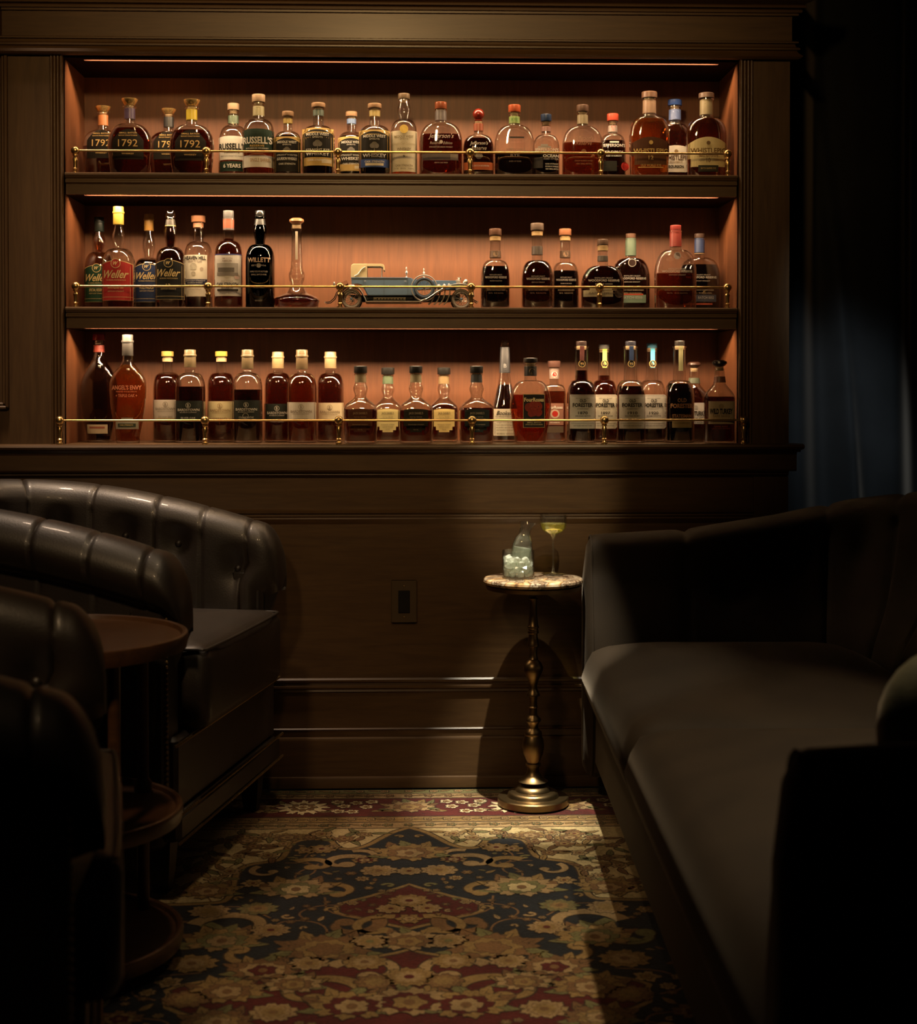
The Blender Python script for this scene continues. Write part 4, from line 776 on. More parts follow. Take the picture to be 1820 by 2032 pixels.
# ------------------------------------------------------------------ upholstery
def cr1(a,b,c,d,t):
    return .5*((2*b)+(-a+c)*t+(2*a-5*b+4*c-d)*t*t+(-a+3*b-3*c+d)*t**3)
def crloop(P,n):
    out=[];N=len(P)
    for i in range(n):
        u=i/n*N; k=int(u); t=u-k; q=[P[(k+j-1)%N] for j in range(4)]
        out.append(tuple(cr1(*[qq[c] for qq in q],t) for c in range(2)))
    return out
def upath(fx,W,D,R,step=.012,cut=0):
    # U in plan, open towards +x; returns list of ((x,y),(outward normal),s)
    pts=[]; hw=W/2
    def seg(a,b):
        n=max(2,int((Vector(b)-Vector(a)).length/step))
        for i in range(n): t=i/n; pts.append((a[0]+(b[0]-a[0])*t,a[1]+(b[1]-a[1])*t))
    def arcp(c,r,a0,a1):
        n=max(4,int(abs(a1-a0)*r/step))
        for i in range(n): a=a0+(a1-a0)*i/n; pts.append((c[0]+r*cos(a),c[1]+r*sin(a)))
    seg((fx,hw),(-D+R,hw)); arcp((-D+R,hw-R),R,pi/2,pi); seg((-D,hw-R),(-D,-hw+R)); arcp((-D+R,-hw+R),R,pi,1.5*pi); seg((-D+R,-hw),(fx,-hw)); pts.append((fx,-hw))
    return pts
def tubwall(name,parent,mat,path,secf,seams,button_h,H,endr,NS=64,groove=.009,gw=.006,bdepth=.028,bw=.045,puff=.0008,under=0,buttons=()):
    S_=[0]
    for a,b in zip(path,path[1:]): S_.append(S_[-1]+(Vector(b)-Vector(a)).length)
    L=S_[-1]; rings=[]
    for i,p in enumerate(path):
        a=path[max(0,i-1)]; b=path[min(len(path)-1,i+1)]
        t=(Vector(b)-Vector(a)).normalized(); nrm=Vector((-t.y,t.x))*-1  # outward
        s_=S_[i]; h=H(min(s_,L-s_)); sec=crloop(secf(h,s_,L),NS)
        e=min(s_,L-s_); 
        sc=1.0
        if e<endr: sc=sqrt(max(0,1-((endr-e)/endr)**2))*.5+.5
        cu=sum(q[0] for q in sec)/NS; cz=sum(q[1] for q in sec)/NS
        ring=[]
        for u,z in sec:
            du=0
            inner_top = 1.0 if (z>h-.10) else max(0,1-(h-.10-z)/.10) if u>0 else 1.0
            if u>0 and z<h-.22: inner_top=0
            g=0
            for sk in seams:
                d=abs(s_-sk)
                if d<.05: g=max(g,groove*math.exp(-(d/gw)**2)+puff*math.exp(-(d/.03)**2))
            g*=inner_top
            for sk,zb_ in buttons:
                if u<cu+.02 and abs(s_-sk)<.16:
                    dd=((s_-sk)/bw)**2+((z-zb_)/bw)**2
                    g+=bdepth*math.exp(-dd)
            v=Vector((u-cu,z-cz)); Lv=max(v.length,1e-5)
            # push toward core, mostly sideways for the inner face
            if g>0:
                if z<h-.06: v.x += (g if v.x<0 else -g)
                else: v=v*(max(Lv-g,0)/Lv)
            v=v*sc if z>h*.5 else Vector((v.x*sc,v.y*(1-(1-sc)*.15)))
            uu=cu+v.x; z2=cz+v.y
            bk=0
            if under and e<.14:
                k_=min(1,max(0,(h-.125-z)/.035)); bk=under*k_*(1-e/.14)*(1 if s_<L/2 else -1)
            ring.append((p[0]+nrm.x*uu+t.x*bk,p[1]+nrm.y*uu+t.y*bk,z2))
        rings.append(ring)
    return MB().loft(rings).build(name,mat,parent,smooth=60)
def cushion(name,parent,mat,x0,x1,y0,y1,z0,z1,r=.04,crown=.03,N=22,bow=0):
    # rounded box with crowned top
    mb=MB(); rings=[]; 
    def outline(ins,z):
        out=[]; R=max(r-ins*.3,.01); ax0,ax1,ay0,ay1=x0+ins,x1-ins,y0+ins,y1-ins
        for cx,cy,a0 in ((ax1-R,ay1-R,0),(ax0+R,ay1-R,90),(ax0+R,ay0+R,180),(ax1-R,ay0+R,270)):
            for i in range(7):
                a=radians(a0+i*15); out.append((cx+R*cos(a),cy+R*sin(a),z))
        return out
    lv=[(r*.8,z0),(r*.25,z0+r*.25),(0,z0+r*.9),(-bow,(z0+z1)/2),(0,z1-r*.9),(r*.3,z1-r*.28),(r*.9,z1)]
    for i,z in lv: rings.append(outline(i,z))
    W_=(x1-x0)/2; L_=(y1-y0)/2
    for k in range(1,9):
        f=r*.9+(min(W_,L_)-r*.9-.012)*(k/8); 
        rings.append(outline(f,z1+crown*(1-(1-k/8)**2)))
    mb.loft(rings); return mb.build(name,mat,parent,smooth=60)
NAIL=flat('antique_nail_heads',(.32,.22,.10),.35,.9)
def nails(pts,step,r,parent,name='nailhead_trim'):
    for (a,b,nrm) in pts:
        mb=MB()
        a=Vector(a);b=Vector(b); n=max(1,int((b-a).length/step))
        for i in range(n):
            c=a+(b-a)*(i+.5)/n
            mb.sphere(c,r,8,5)
        mb.build(name,NAIL,parent)
def chair(loc,rz_,label):
    r=empty('club_chair',loc,rz_,label,'armchair','leather club chairs')
    path=upath(.022,.80,.86,.30,step=.006)
    def sec(h,s_,L):
        z0=.13
        return [(-.045,z0),(-.05,.35),(-.062,.60 if h>.7 else .5),(-.060,h-.10),(-.050,h-.035),(-.012,h-.002),(.045,h-.004),(.085,h-.035),(.098,h-.075),(.080,h-.118),(.048,h-.135),(.045,h-.17),(.055,(h-.17)*.5+.2),(.050,.30),(.045,z0)]
    def H(e): 
        t=min(1,e/.9); return .812+.145*(t*(2-t)) 
    L=0
    for a,b in zip(path,path[1:]): L+=(Vector(b)-Vector(a)).length
    seams=[]
    for k in (.09,.225,.365,.56,.78,1.0): seams+= [k,L-k]
    seams.append(L/2)
    btn=[(sk+(.10 if sk<L/2 else -.10),.74) for sk in seams if sk!=L/2]
    btn=[(.12,.70),(L-.12,.70),(.30,.77),(L-.30,.77),(.46,.79),(L-.46,.79),(.67,.81),(L-.67,.81),(.90,.83),(L-.90,.83),(L/2-.17,.82),(L/2+.17,.82)]
    tubwall('tufted_back_and_arms',r,LEATHER,path,sec,seams,None,H,.06,buttons=btn,groove=.007,gw=.0045,under=.055)
    S_=[0]
    for a,b in zip(path,path[1:]): S_.append(S_[-1]+(Vector(b)-Vector(a)).length)
    for sk,zb_ in btn:
        i=min(range(len(S_)),key=lambda j:abs(S_[j]-sk)); a=path[max(0,i-1)]; b=path[min(len(path)-1,i+1)]
        t=(Vector(b)-Vector(a)).normalized(); nm=Vector((t.y,-t.x)); c=(path[i][0]-nm.x*.034,path[i][1]-nm.y*.034,zb_)
        MB().sphere(c,.011,12,8).build('button',LEATHER,r)
    cushion('seat_cushion',r,LEATHER,-.74,.045,-.335,.335,.385,.590,r=.035,crown=.016)
    MB().tube(chaikin([(-.5,-.333,.582),(.02,-.333,.582),(.042,-.31,.582),(.042,.31,.582),(.02,.333,.582),(-.5,.333,.582)],2),.004,8).build('cushion_piping',LEATHER,r)
    MB().box(-.80,-.005,-.42,.42,.205,.385,c=.01).build('seat_base',LEATHER,r)
    MB().box(-.82,.008,-.435,.435,.135,.205,c=.012).build('lower_rail',LEATHER,r)
    # front posts of the arms
    for sy in (-1,1):
        mb=MB(); mb.box(-.12,-.022,sy*.402-.048,sy*.402+.048,.205,.70,c=.012); mb.build('arm_front_panel',LEATHER,r)
    n=[]
    for z in (.372,.206,.140):
        xo=.010 if z>.15 and z<.3 or z<.15 else .002
        n.append(((xo,-.455,z),(xo,.455,z),0))
    for sy in (-1,1):
        n.append(((-.022,sy*.444,.21),(-.022,sy*.444,.68),0))
    nails(n,.0125,.0042,r)
    for sx in (-.06,-.74):
        for sy in (-1,1):
            MB().loft([[(sx+a*w,sy*.37+b*w,z) for a,b in ((-1,-1),(1,-1),(1,1),(-1,1))] for z,w in ((0,.018),(.05,.024),(.137,.030))]).build('leg',flat('black_wood_leg',(.012,.008,.006),.4),r)
    return r
chair((-.4695,-.61,0),radians(-11),'dark leather club chair by the wall, tufted inside, facing the rug')
chair((-.492,-2.31,0),radians(11),'dark leather club chair closest to the viewer, cropped by the left edge')
# ---- three-tier round table
p=Vector((-.762,-1.42)); rt=empty('round_table',(p.x,p.y,0),0,'dark round wooden table with raised rim and lower tiers, between the leather chairs','table')
def tier(z,R,name):
    MB().lathe([(z-.030,R-.012),(z-.028,R-.004),(z-.004,R),(z+.004,R-.002),(z+.006,R-.007),(z+.004,R-.013),(z-.004,R-.017),(z-.0045,R-.03),(z-.0045,.01)],n=72).build(name,W_TABLE,rt)
tier(.695,.290,'tabletop'); tier(.325,.278,'middle_tier'); tier(.060,.278,'bottom_tier')
for i in range(4):
    a=radians(45+90*i); c=(.235*cos(a),.235*sin(a))
    MB().lathe([(.03,.014),(.29,.014),(.30,.02),(.34,.02),(.35,.013),(.655,.013),(.668,.018)],c[0],c[1],16).build('post',W_TABLE,rt)
    MB().lathe([(0,.018),(.010,.022),(.032,.018)],c[0],c[1],16).build('foot',W_TABLE,rt)
# ---- sofa (local +x = facing direction)
sf=empty('velvet_sofa',(.487,-1.53,0),pi-radians(1.6),'long dark velvet sofa with button-tufted back curving round to low arms, right side','sofa')
LS=2.86; path=upath(.012,LS-.12,.98,.36,step=.012)
def secs(h,s_,L):
    e=min(s_,L-s_); k=min(1,max(0,(e-.35)/.6)); lean=.10+.10*k
    return [(-.055-lean*.15,.10),(-.055-lean*.55,.35),(-.055-lean*.55,.47),(-.052-lean*.22,.62),(-.054,h-.10),(-.048,h-.028),(-.020,h),(.012,h),(.034,h-.022),(.040,h-.06),(.050,.55),(.045,.30),(.038,.10)]
def HS(e):
    P_=[(0,.785),(.3,.803),(.57,.845),(.8,.895),(1.1,.940),(1.5,.957),(9,.96)]
    for (a,b),(c,d) in zip(P_,P_[1:]):
        if e<=c: 
            return b+(d-b)*(e-a)/(c-a)
L=0
for a,b in zip(path,path[1:]): L+=(Vector(b)-Vector(a)).length
seams=[];k=.30
seams=[.30,.57]; x=.57
while x+.24<L-.57: x+=.24; seams.append(x)
seams+= [L-.30]
btn=[(.43,.66),(.70,.70)]+[(q+.12,.76) for q in seams if .6<q<L-.6]+[(L-.43,.66)]
tubwall('tufted_back_and_arms',sf,VELVET,path,secs,seams,None,HS,.035,NS=52,groove=.009,gw=.008,puff=.003,bdepth=.022,bw=.05,buttons=btn)
# piping round the two arm fronts
for sy in (-1,1):
    yy=sy*(LS/2-.06); lp=crloop(secs(HS(0),.0,L),60)
    cu=sum(q[0] for q in lp)/60; cz=sum(q[1] for q in lp)/60
    MB().tube([(-.012,yy+sy*(cu+(u-cu)*.985),cz+(z-cz)*.992) for u,z in lp],.004,8,closed=True).build('arm_piping',VELVET,sf)
cushion('seat_cushion',sf,VELVET,-.80,.010,-1.33,-.225,.285,.475,r=.06,crown=.05,bow=.012)
cushion('seat_cushion',sf,VELVET,-.80,.010,-.215,1.33,.285,.475,r=.06,crown=.05,bow=.012)
MB().box(-.93,-.020,-1.37,1.37,.10,.30,c=.03).build('front_rail',VELVET,sf)
for sx in (-.10,-.88):
    for sy in (-1.25,0,1.25):
        MB().lathe([(0,.016),(.06,.022),(.102,.028)],sx,sy,16).build('leg',flat('black_wood_leg',(.012,.008,.006),.4),sf)
# throw pillow
PIL=leatherish('olive_brocade',(.05,.045,.02),(.13,.115,.055),rough=.7,spec=.3,sc=16,bump=.2,sheen=.3)
pm=MB(); rings=[]; n=36
for k in range(13):
    t=-1+2*k/12; th=.085*sqrt(max(0,1-abs(t)**2.2)); w=1-.12*(abs(t)**6)
    rings.append([( (.235)*math.copysign(abs(cos(2*pi*i/n))**.72,cos(2*pi*i/n))*(1-.92*abs(t)**3),   .085*t, .17*math.copysign(abs(sin(2*pi*i/n))**.72,sin(2*pi*i/n))*(1-.92*abs(t)**3)) for i in range(n)])
pm.loft(rings); po=pm.build('throw_pillow',PIL,None,smooth=70); po.location=(.885,-2.58,.705); po.rotation_euler=(radians(-14),0,radians(6))
tag(po,'olive patterned throw pillow leaning on the near arm of the sofa','pillow')
# ------------------------------------------------------------------ curtain
mb=MB(); n=260; X0,X1=XR-.10,XR+1.45; zs=[0.012+i*(2.9/30) for i in range(31)]
fr=random.Random(3); ph=[fr.random()*6 for _ in range(6)]
def cy(x,z):
    u=x-X0; k=z/2.9
    a=.06*sin(u*19+ph[0]+.5*sin(3*k))+.022*sin(u*37+ph[1]+.9*k)+.03*sin(u*8+ph[2]+.5*k)
    ed=.307+.07*(1.77-z); d=u-ed; wl=max(.02,.03+.08*(1.8-z)); f=math.exp(-(d/(wl if d<0 else .035))**2)*.065*min(1,max(0,(2.3-z)/.7))
    return .30+a*(.75+.25*k)-f
rings=[[(X0+(X1-X0)*i/n,cy(X0+(X1-X0)*i/n,z),z) for i in range(n+1)]+[(X0+(X1-X0)*i/n,cy(X0+(X1-X0)*i/n,z)+.006,z) for i in range(n,-1,-1)] for z in zs]
co=mb.loft(rings).build('velvet_curtain',NAVY,None,smooth=60); tag(co,'floor-length navy velvet curtain hanging in folds beside the wood panelling','curtain')
struct(MB().box(XR-.2,XR+2.2,.55,.6,0,3.4),'wall_right_back',flat('dark_wall_paint',(.01,.012,.015),.7))
PSTRIP=26; PTABLE=620; PACC=170; PSOFA=230; PPATCH=130; PLEFT=190; PFRONT=150; PCURT=130; PNEAR=85; PRUG=40; WORLD=.004
# ------------------------------------------------------------------ rug (woven figures laid as thin yarn shapes in one mesh)
def rugmat(name,c):
    m,t,b,o=nt(name); N=t.nodes.new; L=t.links.new
    tc=N('ShaderNodeTexCoord'); n=N('ShaderNodeTexNoise'); n.inputs['Scale'].default_value=160; n.inputs['Detail'].default_value=2; L(tc.outputs['Object'],n.inputs['Vector'])
    n2=N('ShaderNodeTexNoise'); n2.inputs['Scale'].default_value=9; L(tc.outputs['Object'],n2.inputs['Vector'])
    a=N('ShaderNodeMath'); a.operation='ADD'; L(n.outputs['Fac'],a.inputs[0]); L(n2.outputs['Fac'],a.inputs[1])
    r=N('ShaderNodeMapRange'); L(a.outputs[0],r.inputs['Value']); r.inputs['From Min'].default_value=.7; r.inputs['From Max'].default_value=1.3; r.inputs['To Min'].default_value=.6; r.inputs['To Max'].default_value=1.3
    mx=N('ShaderNodeMix'); mx.data_type='RGBA'; mx.blend_type='MULTIPLY'; mx.inputs[0].default_value=1; mx.inputs[6].default_value=(*c,1); L(r.outputs[0],mx.inputs[7]); L(mx.outputs[2],b.inputs['Base Color'])
    S(b,rough=.9,spec=.1,sheen=.15)
    bp=N('ShaderNodeBump'); bp.inputs['Strength'].default_value=.5; bp.inputs['Distance'].default_value=.003; L(n.outputs['Fac'],bp.inputs['Height']); L(bp.outputs[0],b.inputs['Normal'])
    return m
RC=dict(navy=(.010,.011,.014),cream=(.36,.27,.13),gold=(.19,.115,.04),tan=(.24,.155,.07),red=(.065,.008,.006),olive=(.12,.105,.04),line=(.035,.020,.010),brown=(.13,.065,.025),pale=(.46,.37,.22))
RMt={k:rugmat('rug_yarn_'+k,v) for k,v in RC.items()}
rug=MB(); Y0=.0
Z0R=-.010
def rp(pts,c,l):
    z=Z0R+.0062+l*.00035
    P=[(x,y,z) for x,y in pts]
    # ensure CCW
    A=sum(P[i][0]*P[(i+1)%len(P)][1]-P[(i+1)%len(P)][0]*P[i][1] for i in range(len(P)))
    if A<0: P=P[::-1]
    rug.add(P,[tuple(range(len(P)))],RMt[c])
def mir(f,*a,**k):
    f(*a,**k,sx=1); f(*a,**k,sx=-1)
def blob(x,y,rx,ry,c,l,sx=1,petals=0,amp=.18,rot=0,n=40,out='line',ow=.0035):
    def pts(k):
        r=[]
        for i in range(n):
            a=2*pi*i/n; q=1+(amp*abs(cos(petals*a/2)) - amp*.5 + amp*.28*sin(petals*2.5*a+x*40) if petals else 0)
            px,py=(rx+k)*q*cos(a),(ry+k)*q*sin(a)
            r.append((sx*(x+px*cos(rot)-py*sin(rot)),y+px*sin(rot)+py*cos(rot)))
        return r
    if out: rp(pts(ow),out,l-.4)
    rp(pts(0),c,l)
def floret(x,y,r,c1='tan',c2='red',l=6,sx=1,p=6,rot=0):
    r*=.86
    if r>.045: r*=.85
    if r>.027: p+=3; blob(x,y,r,r*.9,c1,l,sx,petals=p,amp=.26,rot=rot,n=p*8,ow=.003); blob(x,y,r*.76,r*.68,'brown' if c1!='brown' else 'gold',l+.2,sx,petals=p,amp=.22,rot=rot,n=p*8,out=None); blob(x,y,r*.70,r*.62,c1,l+.3,sx,petals=p,amp=.22,rot=rot,n=p*8,out=None)
    else: blob(x,y,r,r,c1,l,sx,petals=p,amp=.45,rot=rot,n=p*8,ow=.003)
    blob(x,y,r*.52,r*.52,'gold' if c1!='gold' else 'tan',l+.5,sx,petals=p,amp=.3,n=p*6,ow=.002)
    blob(x,y,r*.22,r*.22,c2,l+1,sx,n=12,out=None)
def leaf(x,y,L,w,a,c='olive',l=5,sx=1,curve=.3,serr=0):
    top=[];bot=[];n=14
    for i in range(n+1):
        t=i/n; wx=w*sin(pi*t**.8)*(1+(.35*abs(sin(serr*pi*t)) if serr else 0)); cyv=curve*L*(t*t)
        top.append((L*t,cyv+wx)); bot.append((L*t,cyv-wx*.8))
    P=top+bot[::-1][1:-1]
    def tf(p,k=1): return (sx*(x+p[0]*cos(a)-p[1]*sin(a)*k), y+p[0]*sin(a)+p[1]*cos(a)*k)
    Po=[(p[0]*1.04-.02*L, p[1]+(.003 if p[1]>curve*L*(p[0]/L)**2 else -.003)) for p in P]
    rp([tf(p) for p in Po],'line',l-.4); rp([tf(p) for p in P],c,l)
    rp([tf((L*.1,-.0008)),tf((L*.5,curve*L*.25-.001)),tf((L*.85,curve*L*.72)),tf((L*.5,curve*L*.25+.001))],'line',l+.5)
def ribbon(pts,w,c,l,sx=1):
    V=[Vector(p) for p in chaikin(pts,2)]; Lf=[];Rt=[]
    N=len(V)
    for i,v in enumerate(V):
        d=(V[min(N-1,i+1)]-V[max(0,i-1)]).normalized(); n_=Vector((-d.y,d.x)); ww=w(i/(N-1)) if callable(w) else w
        Lf.append((sx*(v.x+n_.x*ww),v.y+n_.y*ww)); Rt.append((sx*(v.x-n_.x*ww),v.y-n_.y*ww))
    for i in range(N-1):
        rp([Lf[i],Lf[i+1],Rt[i+1],Rt[i]],c,l)
def scroll(x,y,r,a0,turn,w,c='gold',l=5,sx=1):
    pts=[]
    n=18
    for i in range(n+1):
        t=i/n; a=a0+turn*t; rr=r*(1-.75*t); pts.append((x+rr*cos(a),y+rr*sin(a)))
    ribbon(pts,lambda t:w*(1-.5*t)+.003,'line',l-.4,sx); ribbon(pts,lambda t:w*(1-.6*t),c,l,sx)
    q=pts[-1]; blob(q[0],q[1],w*1.3,w*1.3,c,l+.2,sx,n=14)
def palmette(x,y,R,l=6,sx=1,up=1,c=('gold','red','tan')):
    if R>.05:
        R*=.74
        for k in range(7):
            a=-.5+k*(pi+1.0)/6; leaf(x+R*.5*cos(a),y+R*.4*sin(a),R*1.0,R*.22,a,('olive','brown','gold')[k%3],l-.6,sx,curve=.3 if cos(a)>0 else -.3,serr=4)
    blob(x,y,R,R*.8,c[0],l,sx,petals=9,amp=.35,n=72)
    blob(x,y-.05*R*up,R*.7,R*.58,c[1],l+.6,sx,petals=7,amp=.25,n=56,ow=.002)
    blob(x,y-.1*R*up,R*.42,R*.4,c[2],l+1.2,sx,petals=5,amp=.3,n=40,ow=.002)
    blob(x,y-.1*R*up,R*.16,R*.2,'brown',l+1.8,sx,n=14,out=None)
RXW=1.55; RY1=-.002-.03; RY0=-3.45
# rug bounds
def yd(py): return fl(812,py).y
yA=yd(1558); 
yA=min(yA,-.018)
base=MB()
rug.box(-RXW,RXW,RY0,yA,-.0115,-.0042,RMt['tan'])
def band(ya,yb,c,l): rp([(-RXW+.002,yb),(RXW-.002,yb),(RXW-.002,ya),(-RXW+.002,ya)],c,l)
y1,y2,y3,y4,y5=yd(1572),yd(1581),yd(1617),yd(1628),yd(1640)
band(yA-.002,y1,'olive',1); band(y1,y1-.006,'line',1.5); band(y1-.006,y2,'tan',1); band(y2,y2-.008,'line',1.5)
band(y2-.004,y3,'red',1.2); band(y3,y3-.008,'line',1.5); band(y3-.008,y4,'gold',1); band(y4,y4-.007,'line',1.6); band(y4-.005,y5,'tan',1); band(y5,y5-.006,'line',1.6)
# ground of the field
band(y5-.006,RY0+.01,'cream',1)
rr_=random.Random(11)
# border flowers
ym=(y2+y3)/2; hb=(y2-y3)/2
x=0.0; i=0
while x<1.2:
    for sx in (1,-1):
        if x==0 and sx<0: continue
        if i%3==0: palmette(x,ym,hb*.85,3,sx,c=('tan','brown','gold'))
        elif i%3==1:
            for dx,dy in ((0,.45),(.035,.1),(-.03,.0),(.01,-.5),(.05,-.45),(-.045,.55),(.055,.55)): floret(x+dx,ym+dy*hb,.019,'pale','red',3,sx,5)
        else:
            blob(x,ym,hb*.62,hb*.62,'pale',3,sx,petals=12,amp=.5,n=84); blob(x,ym,hb*.36,hb*.36,'brown',3.6,sx,petals=8,amp=.3,n=48); floret(x,ym,hb*.22,'pale','red',4.4,sx,6)
        leaf(x+.05,ym+.2*hb,.06,.010,.9,'olive',2.4,sx); leaf(x+.05,ym-.2*hb,.06,.010,-.9,'tan',2.4,sx); leaf(x-.045,ym-.5*hb,.05,.008,2.6,'gold',2.4,sx)
    x+=.155; i+=1
# guard motifs
for yy,cc,st in (((yA+y1)/2,'tan',.075),((y1+y2)/2-.002,'brown',.06),((y3+y4)/2-.003,'tan',.055),((y4+y5)/2-.002,'olive',.06)):
    x=0
    while x<1.2:
        for sx in (1,-1):
            if x==0 and sx<0: continue
            floret(x,yy,.013,cc,'red',3,sx,5); leaf(x+.018,yy,.034,.006,.2,'gold' if cc!='gold' else 'olive',2.6,sx,curve=.2)
        x+=st
# scalloped dark field (half outline in px then mirrored)
half=[(812,1643),(838,1650),(862,1662),(882,1673),(906,1681),(935,1684),(958,1680),(968,1672),(974,1664),(1000,1661),(1030,1664),(1042,1674),(1048,1690),(1060,1701),(1090,1706),(1122,1709),(1138,1717),(1146,1732),(1150,1752),(1156,1772),(1175,1783),(1210,1785),(1262,1786)]
H2=[(fl(a,b).x,fl(a,b).y) for a,b in half]; H2=chaikin(H2,1)
x0=H2[0][0]; H2=[(max(0,p[0]-x0),p[1]) for p in H2]
H2+= [(1.50,H2[-1][1]),(1.50,RY0+.05)]
def fieldpoly(off,c,l):
    P=[(p[0]+ (off if 0<i<len(H2)-2 else 0),p[1]+off) for i,p in enumerate(H2)]
    # strips toward the axis
    L_=[(-p[0],p[1]) for p in P][::-1]
    # build as quads column strips between left/right mirrored outline
    for a,b in zip(P,P[1:]):
        if abs(a[1]-b[1])<1e-5: continue
        rp([(0,a[1]) ,(a[0],a[1]),(b[0],b[1]),(0,b[1])],c,l); rp([(0,a[1]),(-a[0],a[1]),(-b[0],b[1]),(0,b[1])],c,l)
P_=H2; full=[(p[0],p[1]) for p in P_]+[(-p[0],p[1]) for p in P_[::-1]]
def offs(P,d):
    out=[];N=len(P)
    for i in range(N):
        a=Vector(P[i-1]);b=Vector(P[(i+1)%N]); t=(b-a); t=t.normalized() if t.length>1e-6 else Vector((1,0)); out.append((P[i][0]-t.y*d*-1*-1,P[i][1]+t.x*d*1)) 
    return out
rp(offs(full,.024),'line',1.9); rp(offs(full,.019),'gold',2.2); rp(offs(full,.004),'line',2.5); rp(full,'navy',2.8)
inside=lambda x,y: any(False for _ in ())
import bisect
def infield(x,y,m=0):
    # even-odd test
    c=False; P=full; n=len(P); j=n-1
    for i in range(n):
        if (P[i][1]>y)!=(P[j][1]>y) and x<(P[j][0]-P[i][0])*(y-P[i][1])/(P[j][1]-P[i][1])+P[i][0]: c=not c
        j=i
    return c
# red medallions on the axis
def medal(py_top,py_mid,py_bot,hw,l=3.5):
    a,b,c=yd(py_top),yd(py_mid),yd(py_bot); P=[]
    for t in range(0,13):
        u=t/12; P.append((hw*(sin(u*pi/2)**1.5)*(1+.07*sin(u*9)),a+(b-a)*u))
    for t in range(1,13):
        u=t/12; P.append((hw*(cos(u*pi/2)**1.3)*(1+.07*sin(u*9)),b+(c-b)*u))
    ful=P+[(-x_,y_) for x_,y_ in P[::-1][1:-1]]
    rp(offs(ful,.017),'gold',l-.3); rp(offs(ful,.005),'line',l-.15); rp(ful,'red',l)
medal(1755,1800,1838,.155)
medal(1885,1965,2120,.46)
OCC=[]
def put(f,px,py,rad,*a,**k):
    q=fl(px,py); x=abs(q.x-x0); OCC.append((x,q.y,rad))
    if x<.02: f(0,q.y,rad,*a,**k)
    else: f(x,q.y,rad,*a,sx=1,**k); f(x,q.y,rad,*a,sx=-1,**k)
put(palmette,812,1690,.105,6,c=('gold','brown','tan'))
put(floret,812,1727,.035,'tan','red',6); put(floret,872,1725,.050,'tan','brown',6)
put(palmette,900,1683+20,.03,5)
put(floret,985,1680,.042,'gold','red',6); put(floret,1015,1682,.03,'gold','red',6); put(floret,962,1676,.02,'gold','red',6)
put(palmette,1035,1757,.105,6,c=('tan','olive','cream'))
put(floret,1120,1745,.028,'tan','red',6); put(floret,1110,1795,.05,'olive','brown',6); put(floret,1205,1798,.06,'tan','gold',6)
put(floret,812,1786,.052,'gold','red',7); put(floret,848,1801,.036,'tan','red',7); put(floret,812,1822,.03,'gold','brown',7)
put(palmette,975,1876,.115,6,c=('brown','gold','brown')); put(floret,1085,1838,.055,'tan','red',6); put(palmette,1180,1855,.10,6,c=('gold','olive','tan'))
put(palmette,812,1865,.085,6,c=('tan','brown','gold')); put(floret,890,1865,.05,'tan','olive',6); put(floret,900,1905,.05,'gold','brown',6)
put(floret,812,1937,.07,'gold','red',7,p=8); put(palmette,812,1985,.10,7,c=('tan','red','gold')); put(palmette,925,1990,.10,6.5,c=('gold','red','tan')); put(floret,880,1945,.045,'brown','gold',7)
put(palmette,1100,1915,.085,6,c=('brown','tan','red')); put(floret,1240,1900,.07,'gold','brown',6); put(palmette,1040,1945,.07,6,c=('tan','brown','gold')); put(palmette,1170,1955,.09,6,c=('gold','brown','tan')); put(floret,1010,1905,.045,'tan','brown',6)
put(floret,1250,1970,.06,'brown','gold',6); put(floret,1080,2000,.06,'tan','brown',6); put(palmette,1190,2015,.08,6,c=('brown','gold','tan'))
def sc(px,py,r,a0,turn,w,c):
    q=fl(px,py); x=q.x-x0; OCC.append((x,q.y,r*.8)); scroll(x,q.y,r,a0,turn,w,c,5,1); scroll(x,q.y,r,a0,turn,w,c,5,-1)
for a in ((940,1708,.065,2.4,-4.4,.017,'tan'),(1000,1712,.06,.6,4.4,.016,'gold'),(905,1695,.05,1.0,4,.012,'tan'),(930,1830,.075,2.6,4.6,.018,'brown'),(1155,1830,.10,.2,4.8,.02,'tan'),(1090,1722,.05,1.0,-4,.010,'tan'),
  (960,1765,.08,.0,4.2,.016,'gold'),(870,1838,.08,2.0,-4.2,.014,'gold'),(1130,1880,.10,2.5,4.4,.018,'gold'),(890,1925,.09,.4,4.4,.018,'tan'),(1000,1965,.10,2.8,-4.4,.018,'gold'),(1260,1850,.10,2.0,4.4,.018,'olive')): sc(*a)
# cream spandrel sprigs
rs=random.Random(5)
for px,py in ((900,1652),(940,1660),(985,1650),(1010,1656),(1060,1668),(1095,1650),(1120,1672),(1150,1690),(1180,1660),(1200,1700),(1215,1675),(1165,1720),(1195,1735),(1220,1755),(1090,1690),(1140,1652),(1230,1715),(1260,1700),(1290,1740),(1255,1760)):
    q=fl(px,py); x=q.x-x0
    for sx in (1,-1):
        if rs.random()<.99:
            a=rs.random()*6.28; floret(x,q.y,.018+.012*rs.random(),rs.choice(('gold','brown','tan')),'red',3,sx,5)
            for k in range(3):
                a+=2.1; leaf(x+.02*cos(a),q.y+.02*sin(a),.055,.010,a,rs.choice(('olive','brown','gold')),2.6,sx,curve=.35)
            ribbon([(x,q.y),(x+.05*cos(a),q.y+.05*sin(a)+.02),(x+.10*cos(a+.4),q.y+.10*sin(a+.4))],.0022,'brown',2.2,sx)
for px,py,R in ((1208,1757,.085),(1052,1655,.04),(1130,1660,.035)):
    q=fl(px,py); x=q.x-x0
    for sx in (1,-1): palmette(x,q.y,R,3.5,sx,c=('gold','brown','tan'))
